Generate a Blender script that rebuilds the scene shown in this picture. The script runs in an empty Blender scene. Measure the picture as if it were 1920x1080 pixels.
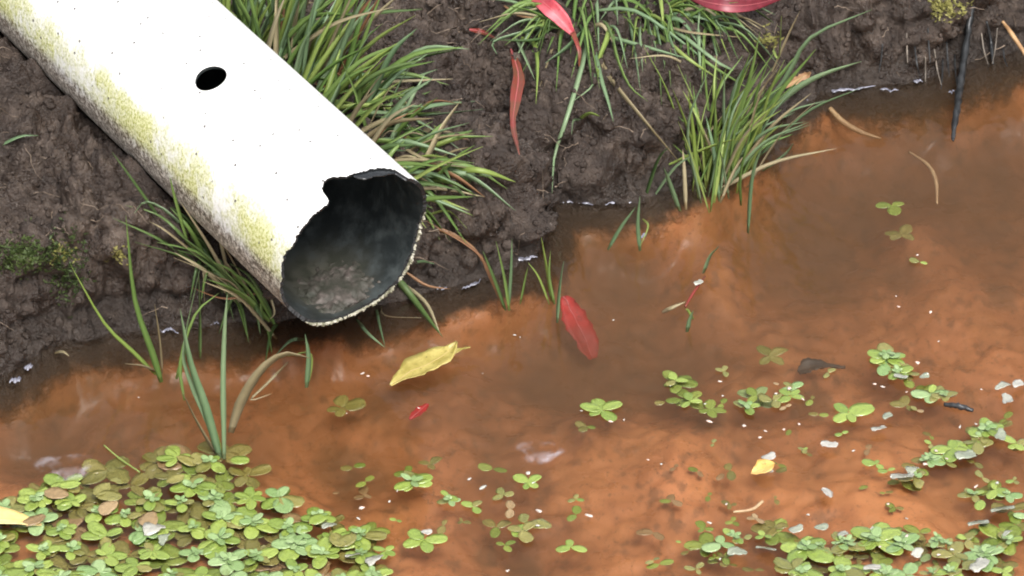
import bpy, bmesh, math, random
import numpy as np
from mathutils import Vector, Matrix

random.seed(7)
rng = np.random.default_rng(7)
scene = bpy.context.scene
COL = scene.collection

# ------------------------------------------------------------------ camera
DEP = math.radians(35.0); DIST = 3.0; LENS = 182.2
CAM = np.array([0.0, -DIST*math.cos(DEP), DIST*math.sin(DEP)])
VR = np.array([1.0, 0, 0]); VU = np.array([0, math.sin(DEP), math.cos(DEP)])
VF = np.array([0, math.cos(DEP), -math.sin(DEP)])
cd = bpy.data.cameras.new('camera'); cam = bpy.data.objects.new('camera', cd); COL.objects.link(cam)
cam.location = CAM; cam.rotation_euler = (math.pi/2-DEP, 0, 0)
cd.lens = LENS; cd.sensor_width = 36; cd.clip_start = 0.05; cd.clip_end = 200
scene.camera = cam

# ------------------------------------------------------------------ light (bright overcast day)
SUN_EL, SUN_AZ = 57.0, 74.0          # azimuth: degrees from +X towards -Y
az = math.radians(SUN_AZ); el = math.radians(SUN_EL)
sdir = Vector((math.cos(az)*math.cos(el), -math.sin(az)*math.cos(el), math.sin(el)))
sl = bpy.data.lights.new('sun', 'SUN'); so = bpy.data.objects.new('sun', sl); COL.objects.link(so)
sl.energy = 1.2; sl.angle = math.radians(17); sl.color = (1, .97, .92)
so.location = sdir*5; so.rotation_euler = (-sdir).to_track_quat('-Z', 'Y').to_euler()
w = bpy.data.worlds.new('World'); scene.world = w; w.use_nodes = True
nt = w.node_tree; bg = nt.nodes['Background']
sky = nt.nodes.new('ShaderNodeTexSky'); sky.sky_type = 'NISHITA'; sky.sun_disc = False
sky.sun_elevation = el; sky.sun_rotation = math.atan2(sdir.x, sdir.y); sky.dust_density = 6; sky.air_density = 1.0
hs = nt.nodes.new('ShaderNodeHueSaturation'); hs.inputs['Saturation'].default_value = .22
nt.links.new(sky.outputs[0], hs.inputs['Color']); nt.links.new(hs.outputs[0], bg.inputs['Color'])
bg.inputs['Strength'].default_value = 0.15
scene.view_settings.view_transform = 'Standard'; scene.view_settings.look = 'None'
scene.view_settings.gamma = 1; scene.view_settings.use_curve_mapping = False
scene.view_settings.exposure = 0.85
scene.cycles.filter_width = 1.9
scene.cycles.volume_bounces = 2; scene.cycles.max_bounces = 10; scene.cycles.transparent_max_bounces = 16

# ------------------------------------------------------------------ picture -> place helpers
K = 36.0/LENS/1920.0
def ray(px, py):
    d = VF + VR*((px-960)*K) - VU*((py-540)*K)
    return d/np.linalg.norm(d)
def at_z(px, py, z=0.0):
    d = ray(px, py); return CAM + d*((z-CAM[2])/d[2])
def at_y(px, py, y):
    d = ray(px, py); return CAM + d*((y-CAM[1])/d[1])
def depth_of(p): return float(np.dot(np.asarray(p)-CAM, VF))

# ------------------------------------------------------------------ numpy noise
def _h(ix, iy, s):
    n = (ix.astype(np.int64)*374761393 + iy.astype(np.int64)*668265263 + s*1442695041) & 0x7fffffff
    n = ((n ^ (n >> 13))*1274126177) & 0x7fffffff
    n = ((n ^ (n >> 16))*1911520717) & 0x7fffffff
    return (n ^ (n >> 15)) / float(0x7fffffff)
def perlin(x, y, s=0):
    xi = np.floor(x); yi = np.floor(y); fx = x-xi; fy = y-yi
    u = fx*fx*fx*(fx*(fx*6-15)+10); v = fy*fy*fy*(fy*(fy*6-15)+10)
    def g(ox, oy):
        a = _h(xi+ox, yi+oy, s)*2*np.pi
        return np.cos(a)*(fx-ox)+np.sin(a)*(fy-oy)
    return ((g(0,0)*(1-u)+g(1,0)*u)*(1-v)+(g(0,1)*(1-u)+g(1,1)*u)*v)*1.4
def worley(x, y, s=0):
    xi = np.floor(x); yi = np.floor(y); best = np.full(x.shape, 9.0)
    for ox in (-1,0,1):
        for oy in (-1,0,1):
            cx = xi+ox; cy = yi+oy
            dx = cx+_h(cx,cy,s)-x; dy = cy+_h(cx,cy,s+7)-y
            best = np.minimum(best, dx*dx+dy*dy)
    return np.sqrt(best)
def _h3(ix, iy, iz, s):
    n = (ix.astype(np.int64)*374761393 + iy.astype(np.int64)*668265263 + iz.astype(np.int64)*2147483647 + s*1442695041) & 0x7fffffff
    n = ((n ^ (n >> 13))*1274126177) & 0x7fffffff
    n = ((n ^ (n >> 16))*1911520717) & 0x7fffffff
    return (n ^ (n >> 15)) / float(0x7fffffff)
def perlin3(p, f, s=0):
    q = p*f; i = np.floor(q); r = q-i; u = r*r*r*(r*(r*6-15)+10); out = 0
    for ox in (0,1):
        for oy in (0,1):
            for oz in (0,1):
                c = i+np.array([ox,oy,oz]); a = _h3(c[:,0],c[:,1],c[:,2],s)*2*np.pi; z = _h3(c[:,0],c[:,1],c[:,2],s+5)*2-1; k = np.sqrt(1-z*z)
                g = np.cos(a)*k*(r[:,0]-ox)+np.sin(a)*k*(r[:,1]-oy)+z*(r[:,2]-oz)
                out = out + g*(u[:,0] if ox else 1-u[:,0])*(u[:,1] if oy else 1-u[:,1])*(u[:,2] if oz else 1-u[:,2])
    return out*1.5
def worley3(p, f, s=0):
    q = p*f; i = np.floor(q); best = np.full(len(p), 9.0)
    for ox in (-1,0,1):
        for oy in (-1,0,1):
            for oz in (-1,0,1):
                c = i+np.array([ox,oy,oz]); d = 0
                for k in range(3): d = d + (c[:,k]+_h3(c[:,0],c[:,1],c[:,2],s+k*3)-q[:,k])**2
                best = np.minimum(best, d)
    return np.sqrt(best)
def sstep(a, b, x):
    t = np.clip((x-a)/(b-a), 0, 1); return t*t*(3-2*t)

# ------------------------------------------------------------------ the pipe's axis (needed by the ground)
PXM_ = 1/3240.0
PR = 0.0505; PRI = 0.0484
PC = at_z(663, 461, 0.088)
PA = np.array([.552, -.832, -.030]); PA /= np.linalg.norm(PA)
E1 = np.cross(PA, [0,0,1.0]); E1 = -E1/np.linalg.norm(E1)
if E1[0] < 0: E1 = -E1
E2 = np.cross(E1, PA); E2 = E2 if E2[2] > 0 else -E2

# ------------------------------------------------------------------ ground: bank and pond bed in one sheet
SHORE = [(-900,760),(-300,735),(0,712),(60,672),(120,640),(300,618),(520,606),(700,580),(830,545),(930,520),(1005,490),(1038,430),(1046,385),(1100,380),
         (1200,378),(1290,345),(1400,270),(1480,205),(1540,170),(1640,163),(1740,150),(1920,98),(2300,60),(3000,90)]
SP = np.array([at_z(a,b)[:2] for a,b in SHORE])
SP = np.vstack([[-9.0, SP[0,1]-.1], SP, [9.0, SP[-1,1]+.2]])
def shore_d(x, y):
    ys = np.interp(x, SP[:,0], SP[:,1])
    d = np.full(x.shape, 1e9)
    for (ax,ay),(bx,by) in zip(SP[:-1], SP[1:]):
        vx, vy = bx-ax, by-ay
        t = np.clip(((x-ax)*vx+(y-ay)*vy)/(vx*vx+vy*vy), 0, 1)
        d = np.minimum(d, (x-ax-t*vx)**2+(y-ay-t*vy)**2)
    return np.where(y > ys, 1, -1)*np.sqrt(d)
# relief of the soft orange bed: (photo x, y, radius px, + deeper / - shallower in m)
BED = [(1520,400,150,.030),(1180,430,110,.024),(1230,640,95,.022),(330,835,120,.020),(640,830,110,.020),(90,740,170,.030),(250,780,120,.020),(1000,640,100,.018),(880,760,150,.012),
       (1500,690,60,.014),(1640,230,170,.022),(1850,200,170,.022),(1900,380,100,.012),(1300,600,100,.012),(1130,560,120,.016),(1095,640,70,.022),(1000,1000,60,.014),
       (1350,420,60,-.020),(1340,500,60,-.016),(1720,360,60,-.014),(1820,520,110,-.016),(1480,620,130,-.014),(560,920,90,-.014),(720,970,130,-.015),
       (1300,900,160,-.010),(1650,920,170,-.012),(1880,650,90,-.012),(680,770,60,-.018),(300,760,70,-.010),(1260,800,90,-.012),(1420,120,40,-.01),(200,690,80,-.008),
       (300,1000,260,-.024),(120,1040,160,-.016),(1650,1030,200,-.016),(1850,1000,140,-.014),(1080,720,70,-.012),(1100,850,120,-.006)]
BEDW = [(at_z(a,b)[0], at_z(a,b)[1], r/3240.0, v) for a,b,r,v in BED]
def height(x, y):
    warp = perlin(x*14, y*14, 3)*.012 + perlin(x*45, y*45, 4)*.005
    d = shore_d(x, y)
    d = d + warp*sstep(0.0, .03, np.abs(d)+.012)
    # land
    dl = np.maximum(d, 0)
    scarp = .020+.008*perlin(x*9, y*9, 11)
    hl = (.053+.016*perlin(x*11, y*11, 12))*sstep(0, 1, dl/np.maximum(scarp,.012)/1.5) + .11*np.maximum(dl-.03, 0)
    hl = np.minimum(hl, .30 + .02*perlin(x*2,y*2,5))
    # bed
    dw = np.maximum(-d, 0)
    dep = .005 + .021*sstep(0, .03, dw)
    for bx, by, br, bv in BEDW:
        e = (x-bx)**2 + ((y-by)*.62)**2
        dep = dep + .42*bv*np.exp(-e/(br*br)*1.2)*sstep(0,.03,dw)
    fl = perlin(x*11+9, y*8, 51)*.005 + perlin(x*27, y*20, 55)*.004 + np.abs(perlin(x*60, y*48, 52))*.0040 + perlin(x*120, y*95, 53)*.0012
    dep = dep + sstep(-.10, .20, y)*.010*sstep(.01,.05,dw) - sstep(.05, -.22, y)*.009*sstep(.02,.07,dw) - (fl-.003)*sstep(0,.02,dw)
    dep = .004 + np.log1p(np.exp((dep-.004)/.003))*.003
    near = sstep(-1.35, -1.9, y)          # the near bank, under the camera
    hb = -dep*(1-near) + near*.18
    h = np.where(d > 0, hl, hb)
    return h

def axis(lo, hi, step, far, n):
    core = np.arange(lo, hi+step/2, step)
    g = np.geomspace(step*2, far, n)
    return np.concatenate([(lo-g)[::-1], core, hi+g])
GX = axis(-.36, .36, .00105, 9.0, 34); GY = axis(-.31, .35, .00105, 9.0, 34)
MX, MY = np.meshgrid(GX, GY); GZ = height(MX, MY); ny, nx = MX.shape
def blur(a):
    b = a.copy(); b[1:-1,1:-1] = (a[1:-1,1:-1]*2+a[:-2,1:-1]+a[2:,1:-1]+a[1:-1,:-2]+a[1:-1,2:])/6; return b
core = (np.abs(MX) < .36) & (MY > -.31) & (MY < .35)
B = GZ
for _ in range(6): B = np.where(core, blur(B), B)
gx = np.gradient(B, GX, axis=1); gy = np.gradient(B, GY, axis=0)
NRM = np.stack([-gx,-gy,np.ones_like(gx)],-1); NRM /= np.linalg.norm(NRM,axis=-1,keepdims=True)
GP = np.stack([MX,MY,B],-1)
idx = np.nonzero((core & (B > -.006)).ravel())[0]; q = GP.reshape(-1,3)[idx]
lump = np.abs(perlin3(q, 30, 21))*.022 + np.abs(perlin3(q, 70, 22))*.0155 + np.abs(perlin3(q, 165, 23))*.0052
crumb = np.clip(1-worley3(q, 105, 31)**2*1.3, 0, 1)*.0075*sstep(-.25,.35,perlin3(q, 22, 41)) + np.clip(1-worley3(q, 230, 32)**2*1.3, 0, 1)*.0026
dis = lump+crumb+perlin3(q, 420, 24)*.0007-.011
# hollows and bulges of the cut bank: photo x, y, radius px, depth (m, + inwards)
for hx_, hy_, hr_, hd_ in [(430,500,55,.016),(330,500,45,.008),(1110,245,55,.014),(1230,150,40,.008),(60,590,50,.010),(230,560,40,.010),(880,150,40,.008),(1180,330,50,.008),(1580,110,50,.006),(1850,90,60,.012),
                           (950,420,60,-.007),(1150,290,45,-.006),(1700,110,50,-.006),(150,520,40,-.006),(160,330,60,-.005),(1000,330,60,-.004)]:
    d_ = ray(hx_, hy_); o_ = q-CAM; e_ = o_-np.outer(o_@d_, d_)
    dis = dis - hd_*np.exp(-(e_**2).sum(1)/(hr_*PXM_)**2)
dis = dis*sstep(-.006, .010, q[:,2])
disp = np.zeros(nx*ny); disp[idx] = dis
GP = GP + NRM*disp.reshape(ny,nx,1)
# the pipe lies in its own groove
qx, qy = GP[...,0]-PC[0], GP[...,1]-PC[1]; a2 = PA[:2]/np.linalg.norm(PA[:2]); sx = qx*a2[0]+qy*a2[1]
rr = np.abs(-qx*a2[1]+qy*a2[0]); zc = PC[2]+sx*PA[2]
lim = np.where(rr < PR, zc-np.sqrt(np.maximum(PR*PR-rr*rr, 0))-.002, zc-.012+(rr-PR)*.7)
GP[...,2] = np.where((sx < .02) & (sx > -.62) & (rr < PR*2.4), np.minimum(GP[...,2], lim), GP[...,2])
ii, jj = np.meshgrid(np.arange(nx-1), np.arange(ny-1)); a_ = (jj*nx+ii).ravel()
quads = np.stack([a_, a_+1, a_+1+nx, a_+nx], -1).astype(np.int32)
from mathutils.bvhtree import BVHTree
cc_ = (core[:-1,:-1]).ravel()
BVH = BVHTree.FromPolygons(GP.reshape(-1,3).tolist(), quads[cc_].tolist())
def H(x, y):
    h = BVH.ray_cast(Vector((x, y, 1.0)), Vector((0,0,-1)))
    return h[0].z if h[0] is not None else .05
def ground_t(px, py):
    """distance along the pixel's ray to the ground or the water"""
    d = ray(px, py); t1 = (0-CAM[2])/d[2]
    h = BVH.ray_cast(Vector(CAM), Vector(d))
    if h[0] is not None and h[3] < t1: return h[3], d
    if h[0] is None: return min(t1, (.075-CAM[2])/d[2]), d
    return t1, d
def on_ground(px, py, lift=0.0):
    t, d = ground_t(px, py); return CAM + d*(t-lift)
def in_front(px, py, y, lift=.004):
    """point on the pixel's ray at depth y, but kept before the ground"""
    t, d = ground_t(px, py); ty = (y-CAM[1])/d[1]
    return CAM + d*min(ty, t-lift)

# ------------------------------------------------------------------ material helpers
def mat(name):
    m = bpy.data.materials.new(name); m.use_nodes = True
    n = m.node_tree; return m, n, n.nodes['Principled BSDF']
def N(n, typ, **kw):
    x = n.nodes.new(typ)
    for k, v in kw.items():
        if hasattr(x, k): setattr(x, k, v)
        else: x.inputs[k].default_value = v
    return x
def noise(n, vec, scale, detail=4, rough=.6, typ='FBM'):
    x = n.nodes.new('ShaderNodeTexNoise'); x.inputs['Scale'].default_value = scale
    x.inputs['Detail'].default_value = detail; x.inputs['Roughness'].default_value = rough
    if vec is not None: n.links.new(vec, x.inputs['Vector'])
    return x.outputs['Fac']
def ramp(n, fac, stops):
    x = n.nodes.new('ShaderNodeValToRGB'); e = x.color_ramp.elements
    while len(e) < len(stops): e.new(.5)
    for q, (p, c) in zip(e, stops):
        q.position = p; q.color = (*c, 1) if len(c) == 3 else c
    n.links.new(fac, x.inputs[0]); return x.outputs[0]
def mixc(n, fac, a, b, blend='MIX'):
    x = n.nodes.new('ShaderNodeMix'); x.data_type = 'RGBA'; x.blend_type = blend
    for s, v in ((x.inputs['Factor'], fac), (x.inputs[6], a), (x.inputs[7], b)):
        if hasattr(v, 'is_output'): n.links.new(v, s)
        elif isinstance(v, (int, float)): s.default_value = v
        else: s.default_value = (*v, 1)
    return x.outputs[2]
def mth(n, op, a, b=None, clamp=False):
    x = n.nodes.new('ShaderNodeMath'); x.operation = op; x.use_clamp = clamp
    for i, v in enumerate((a, b)):
        if v is None: continue
        if hasattr(v, 'is_output'): n.links.new(v, x.inputs[i])
        else: x.inputs[i].default_value = v
    return x.outputs[0]
def maprange(n, v, a, b, c=0, d=1):
    x = n.nodes.new('ShaderNodeMapRange'); x.interpolation_type = 'SMOOTHSTEP'
    n.links.new(v, x.inputs[0])
    for i, q in enumerate((a,b,c,d)): x.inputs[i+1].default_value = q
    return x.outputs[0]
def bump(n, h, strength, dist, bsdf):
    x = n.nodes.new('ShaderNodeBump'); x.inputs['Strength'].default_value = strength; x.inputs['Distance'].default_value = dist
    n.links.new(h, x.inputs['Height']); n.links.new(x.outputs[0], bsdf.inputs['Normal'])
def objco(n): return N(n, 'ShaderNodeTexCoord').outputs['Object']
def rand(n): return N(n, 'ShaderNodeObjectInfo').outputs['Random']

def ground_material():
    m, n, b = mat('mud_and_sediment')
    co = objco(n); L = n.links.new
    sep = N(n, 'ShaderNodeSeparateXYZ'); L(co, sep.inputs[0])
    big = noise(n, co, 16, 3); mid = noise(n, co, 70, 5, .65); fine = noise(n, co, 420, 4, .7)
    mud = ramp(n, mid, [(.28,(.020,.0125,.0085)),(.47,(.038,.025,.018)),(.6,(.082,.059,.045)),(.74,(.155,.119,.095))])
    mud = mixc(n, maprange(n, big, .35, .65), mud, mixc(n, .62, mud, (.026,.017,.013)))
    grit = maprange(n, fine, .60, .72)
    mud = mixc(n, mth(n, 'MULTIPLY', grit, .5), mud, (.19,.16,.14))
    mud = mixc(n, mth(n, 'MULTIPLY', maprange(n, fine, .44, .34), .6), mud, (.014,.009,.007))  # low fine noise darkened, crevice shade put into the mud colour
    soak_shade = maprange(n, sep.outputs['Z'], .024, .003)  # wet mud, its band widened to paint in shade of the undercut
    mud = mixc(n, mth(n, 'MULTIPLY', soak_shade, .6), mud, (.017,.012,.009))
    # sediment: rusty floc with paler and darker drifts
    mp = N(n, 'ShaderNodeMapping'); mp.inputs['Scale'].default_value = (1, .6, 1); L(co, mp.inputs[0])
    s1 = noise(n, mp.outputs[0], 24, 4, .55); s2 = noise(n, mp.outputs[0], 110, 4, .6)
    sed = ramp(n, s1, [(.3,(.26,.115,.050)),(.5,(.42,.175,.072)),(.68,(.56,.235,.10))])
    sed = mixc(n, mth(n, 'MULTIPLY', maprange(n, s2, .52, .68), .6), sed, (.15,.085,.045))
    a2 = N(n, 'ShaderNodeAttribute'); a2.attribute_name = 'silt'
    sv = mth(n, 'ADD', a2.outputs['Fac'], mth(n, 'MULTIPLY', mth(n, 'SUBTRACT', s2, .5), .030))
    sed = mixc(n, mth(n, 'MULTIPLY', maprange(n, sv, .004, .034), .66), sed, mixc(n, s1, (.12,.070,.034), (.20,.11,.052)))
    sed = mixc(n, mth(n, 'MULTIPLY', maprange(n, sv, -.002, -.014), .6), sed, (.58,.255,.10))
    s3 = noise(n, mp.outputs[0], 330, 5, .7)
    sed = mixc(n, mth(n, 'MULTIPLY', mth(n, 'MULTIPLY', maprange(n, s3, .56, .66), maprange(n, s1, .38, .6)), .65), sed, (.10,.055,.030))
    edge = mth(n, 'ADD', sep.outputs['Z'], mth(n, 'MULTIPLY', mth(n, 'SUBTRACT', mid, .5), .012))
    at = N(n, 'ShaderNodeAttribute'); at.attribute_name = 'sediment'
    f = maprange(n, mth(n, 'ADD', at.outputs['Fac'], mth(n, 'MULTIPLY', mth(n, 'SUBTRACT', mid, .5), .7)), .62, .30)
    L(mixc(n, f, sed, mud), b.inputs['Base Color'])
    wet = maprange(n, noise(n, co, 40, 4, .6), .35, .7, .18, .66)
    L(wet, b.inputs['Roughness']); b.inputs['Specular IOR Level'].default_value = .45
    hh = mth(n, 'ADD', mth(n, 'MULTIPLY', fine, .6), mth(n, 'MULTIPLY', noise(n, co, 190, 4, .65), 1.0))
    hh = mth(n, 'MULTIPLY', hh, mth(n, 'ADD', mth(n, 'MULTIPLY', f, .9), .1))
    bump(n, hh, .95, .0034, b)
    return m
MUD = ground_material()

def mesh_obj(name, verts, faces, m, parent=None, smooth=True, uvs=None):
    me = bpy.data.meshes.new(name); me.from_pydata([tuple(v) for v in verts], [], faces); me.update()
    if smooth: me.polygons.foreach_set('use_smooth', [True]*len(me.polygons))
    for q in (m if isinstance(m, (list, tuple)) else [m]): me.materials.append(q)
    o = bpy.data.objects.new(name, me); COL.objects.link(o)
    if parent: o.parent = parent
    return o
def empty(name, loc):
    o = bpy.data.objects.new(name, None); o.empty_display_size = .01; COL.objects.link(o); o.location = tuple(loc); return o
def tag(o, label=None, cat=None, group=None, kind=None):
    for k, v in (('label',label),('category',cat),('group',group),('kind',kind)):
        if v: o[k] = v
    return o

# ground mesh
me = bpy.data.meshes.new('ground')
me.vertices.add(nx*ny); me.vertices.foreach_set('co', GP.astype(np.float32).ravel())
me.loops.add(quads.size); me.loops.foreach_set('vertex_index', quads.ravel())
me.polygons.add(len(quads)); me.polygons.foreach_set('loop_start', np.arange(0, quads.size, 4, dtype=np.int32))
me.polygons.foreach_set('use_smooth', np.ones(len(quads), dtype=bool)); me.update(calc_edges=True); me.materials.append(MUD)
silt_ = np.zeros(MX.shape)
for bx, by, br, bv in BEDW + [(at_z(a,b)[0], at_z(a,b)[1], r/3240.0, v) for a,b,r,v in [(985,1022,34,.05),(910,985,22,.04),(1880,480,40,.05),(1330,730,40,.04),(1528,692,50,.05),(1250,830,60,.02),(1400,790,50,.02),(1560,985,60,.03),(1450,1010,70,.02),(420,800,60,.03),(620,800,50,.03),(690,830,60,.02),(1700,430,50,.04),(1780,560,40,.02),(1840,690,50,.02)]]:
    silt_ += bv*np.exp(-((MX-bx)**2+((MY-by)*.6)**2)/(br*br)*1.3)
silt_ = silt_ + .012*perlin(MX*16, MY*11, 77) + .009*perlin(MX*45, MY*28, 78)
at2_ = me.attributes.new('silt', 'FLOAT', 'POINT'); at2_.data.foreach_set('value', silt_.astype(np.float32).ravel())
at_ = me.attributes.new('sediment', 'FLOAT', 'POINT'); at_.data.foreach_set('value', sstep(-.004, .030, -shore_d(MX, MY)).astype(np.float32).ravel())  # mud colour runs under the shallows, standing in for the bank's reflection
ground = bpy.data.objects.new('ground', me); COL.objects.link(ground)
tag(ground, 'dark wet crumbly mud bank sloping under rusty pond sediment', kind='structure')

# ------------------------------------------------------------------ water
def water_material():
    m = bpy.data.materials.new('murky_water'); m.use_nodes = True; n = m.node_tree; n.nodes.clear(); L = n.links.new
    out = N(n, 'ShaderNodeOutputMaterial'); tr = N(n, 'ShaderNodeBsdfTransparent'); gl = N(n, 'ShaderNodeBsdfGlossy')
    gl.inputs['Roughness'].default_value = .03; tr.inputs['Color'].default_value = (.97,.95,.92,1)
    co = objco(n); bp = N(n, 'ShaderNodeBump'); bp.inputs['Strength'].default_value = .22; bp.inputs['Distance'].default_value = .004
    L(noise(n, co, 38, 2, .5), bp.inputs['Height'])
    fr = N(n, 'ShaderNodeFresnel'); fr.inputs['IOR'].default_value = 1.33; L(bp.outputs[0], fr.inputs['Normal']); L(bp.outputs[0], gl.inputs['Normal'])
    mx = N(n, 'ShaderNodeMixShader'); L(fr.outputs[0], mx.inputs[0]); L(tr.outputs[0], mx.inputs[1]); L(gl.outputs[0], mx.inputs[2])
    L(mx.outputs[0], out.inputs['Surface'])
    ab = N(n, 'ShaderNodeVolumeAbsorption'); ab.inputs['Color'].default_value = (.44,.31,.18,1); ab.inputs['Density'].default_value = 17
    sc = N(n, 'ShaderNodeVolumeScatter'); sc.inputs['Color'].default_value = (.50,.345,.185,1); sc.inputs['Density'].default_value = 16; sc.inputs['Anisotropy'].default_value = .3
    ad = N(n, 'ShaderNodeAddShader'); L(ab.outputs[0], ad.inputs[0]); L(sc.outputs[0], ad.inputs[1]); L(ad.outputs[0], out.inputs['Volume'])
    return m
bm = bmesh.new(); bmesh.ops.create_cube(bm, size=1)
for v in bm.verts: v.co = Vector((v.co.x*17.5, v.co.y*17.5, -.15+v.co.z*.3))
me = bpy.data.meshes.new('water'); bm.to_mesh(me); bm.free(); me.materials.append(water_material())
water = bpy.data.objects.new('water', me); COL.objects.link(water); tag(water, 'murky orange brown pond water', kind='structure')

# ------------------------------------------------------------------ pipe
def pipe_hit(px, py, far):
    d = ray(px, py); o = CAM-PC
    dp = d-PA*np.dot(d,PA); op = o-PA*np.dot(o,PA)
    a = np.dot(dp,dp); b = 2*np.dot(dp,op); c = np.dot(op,op)-PR*PR; D = b*b-4*a*c
    t = (-b+(math.sqrt(D) if far else -math.sqrt(D)))/(2*a) if D > 0 else -b/(2*a)
    q = o+d*t; s = np.dot(q,PA); v = q-PA*s
    return math.atan2(np.dot(v,E2), np.dot(v,E1)), s
NEAR = [(765,334),(740,318),(715,315),(690,317),(668,326),(648,330),(630,331),(616,334),(607,341),(602,351),(605,361),(612,369),(617,376),(612,384),(600,393),(578,412),(560,436),(548,462),(531,480),(526,500),(529,520),(525,540)]
FAR = [(540,580),(570,603),(600,608),(640,598),(680,580),(715,560),(745,530),(765,500),(780,460),(789,420)]
rim = [pipe_hit(x,y,False) for x,y in NEAR] + [pipe_hit(x,y,True) for x,y in FAR]
rim = sorted(((t % (2*math.pi)), s) for t, s in rim)
RT = np.array([r[0] for r in rim]); RS = np.array([r[1] for r in rim])
def s_end(t): return float(np.interp(t % (2*math.pi), RT, RS, period=2*math.pi))

def pipe_outer_material():
    m, n, b = mat('white_pipe_plastic'); L = n.links.new
    uv = N(n, 'ShaderNodeUVMap').outputs[0]; sep = N(n, 'ShaderNodeSeparateXYZ'); L(uv, sep.inputs[0])
    th = sep.outputs['X']                                  # angle round the pipe in radians
    mp = N(n, 'ShaderNodeMapping'); mp.inputs['Scale'].default_value = (1.0, 26, 1); L(uv, mp.inputs[0])
    streak = noise(n, mp.outputs[0], 9, 5, .65)
    mp2 = N(n, 'ShaderNodeMapping'); mp2.inputs['Scale'].default_value = (1, 18, 1); L(uv, mp2.inputs[0])
    patch = noise(n, mp2.outputs[0], 1.1, 4, .65)
    mp3 = N(n, 'ShaderNodeMapping'); mp3.inputs['Scale'].default_value = (1, 20, 1); L(uv, mp3.inputs[0])
    grit = noise(n, mp3.outputs[0], 26, 4, .7)
    R_ = math.radians
    col = (.80,.80,.78)
    # yellow green algae
    a1 = mth(n, 'MULTIPLY', maprange(n, th, R_(132), R_(164)), maprange(n, th, R_(205), R_(176)))
    af = mth(n, 'ADD', mth(n, 'MULTIPLY', a1, .62), mth(n, 'ADD', mth(n, 'MULTIPLY', streak, .75), mth(n, 'MULTIPLY', patch, 2.3)))
    af = mth(n, 'MULTIPLY', maprange(n, mth(n, 'ADD', af, mth(n, 'MULTIPLY', grit, .7)), 2.08, 2.72), a1)
    c1 = mixc(n, af, col, mixc(n, maprange(n, grit, .4, .65), (.72,.72,.42), (.36,.38,.075)))
    # grey brown grime low on the side
    d1 = maprange(n, th, R_(155), R_(205))
    df = mth(n, 'ADD', mth(n, 'MULTIPLY', d1, 1.25), mth(n, 'ADD', mth(n, 'MULTIPLY', streak, .75), mth(n, 'MULTIPLY', grit, .55)))
    df = mth(n, 'MULTIPLY', maprange(n, mth(n, 'ADD', df, mth(n, 'MULTIPLY', patch, .5)), 1.34, 1.85), maprange(n, th, R_(150), R_(172)))
    c2 = mixc(n, mth(n, 'MULTIPLY', df, .93), c1, mixc(n, maprange(n, mth(n, 'ADD', mth(n, 'MULTIPLY', grit, .6), mth(n, 'MULTIPLY', streak, .4)), .42, .55), (.70,.64,.55), (.105,.072,.050)))
    vo = N(n, 'ShaderNodeTexVoronoi'); vo.voronoi_dimensions = '2D'; vo.inputs['Scale'].default_value = 2.6
    mp4 = N(n, 'ShaderNodeMapping'); mp4.inputs['Scale'].default_value = (1, 20, 1); L(uv, mp4.inputs[0]); L(mp4.outputs[0], vo.inputs['Vector'])
    sp = mth(n, 'MULTIPLY', mth(n, 'LESS_THAN', mth(n, 'ADD', vo.outputs['Distance'], mth(n, 'MULTIPLY', grit, .06)), .075), mth(n, 'GREATER_THAN', streak, .46))
    c3 = mixc(n, mth(n, 'MULTIPLY', sp, .9), c2, (.05,.045,.04))
    L(c3, b.inputs['Base Color']); b.inputs['Roughness'].default_value = .42
    bump(n, mth(n, 'ADD', mth(n, 'MULTIPLY', grit, df), mth(n, 'MULTIPLY', af, grit)), .6, .0015, b)
    return m
STH, STS = pipe_hit(598,535,True); STH %= 2*math.pi
def pipe_inner_material():
    m, n, b = mat('black_pipe_lining'); L = n.links.new
    uv = N(n, 'ShaderNodeUVMap').outputs[0]
    mp = N(n, 'ShaderNodeMapping'); mp.inputs['Scale'].default_value = (1, 20, 1); L(uv, mp.inputs[0])
    f = noise(n, mp.outputs[0], 4, 5, .65)
    sp = N(n, 'ShaderNodeSeparateXYZ'); L(uv, sp.inputs[0])
    c0 = mixc(n, maprange(n, f, .4, .75), (.018,.022,.023), (.050,.060,.060))
    ds = N(n, 'ShaderNodeVectorMath', operation='DISTANCE'); L(mp.outputs[0], ds.inputs[0]); ds.inputs[1].default_value = (STH, STS*20, 0)
    st = maprange(n, mth(n, 'ADD', ds.outputs['Value'], mth(n, 'MULTIPLY', f, 1.1)), 1.45, .75)  # grey olive patch: dirt, plus the bore's lit gradient put into colour
    L(mixc(n, st, c0, mixc(n, maprange(n, f, .4, .6), (.040,.042,.032), (.075,.072,.056))), b.inputs['Base Color'])
    L(maprange(n, f, .3, .7, .28, .6), b.inputs['Roughness'])
    bump(n, f, .3, .001, b)
    return m
OUTER = pipe_outer_material(); INNER = pipe_inner_material()
def rim_material():
    m, n, b = mat('pale_worn_rim'); co = objco(n)
    f = noise(n, co, 220, 4, .7)
    n.links.new(ramp(n, f, [(.32,(.05,.05,.025)),(.47,(.20,.19,.13)),(.6,(.48,.46,.38)),(.8,(.74,.72,.64))]), b.inputs['Base Color'])
    b.inputs['Roughness'].default_value = .8; return m
RIM = rim_material()

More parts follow.
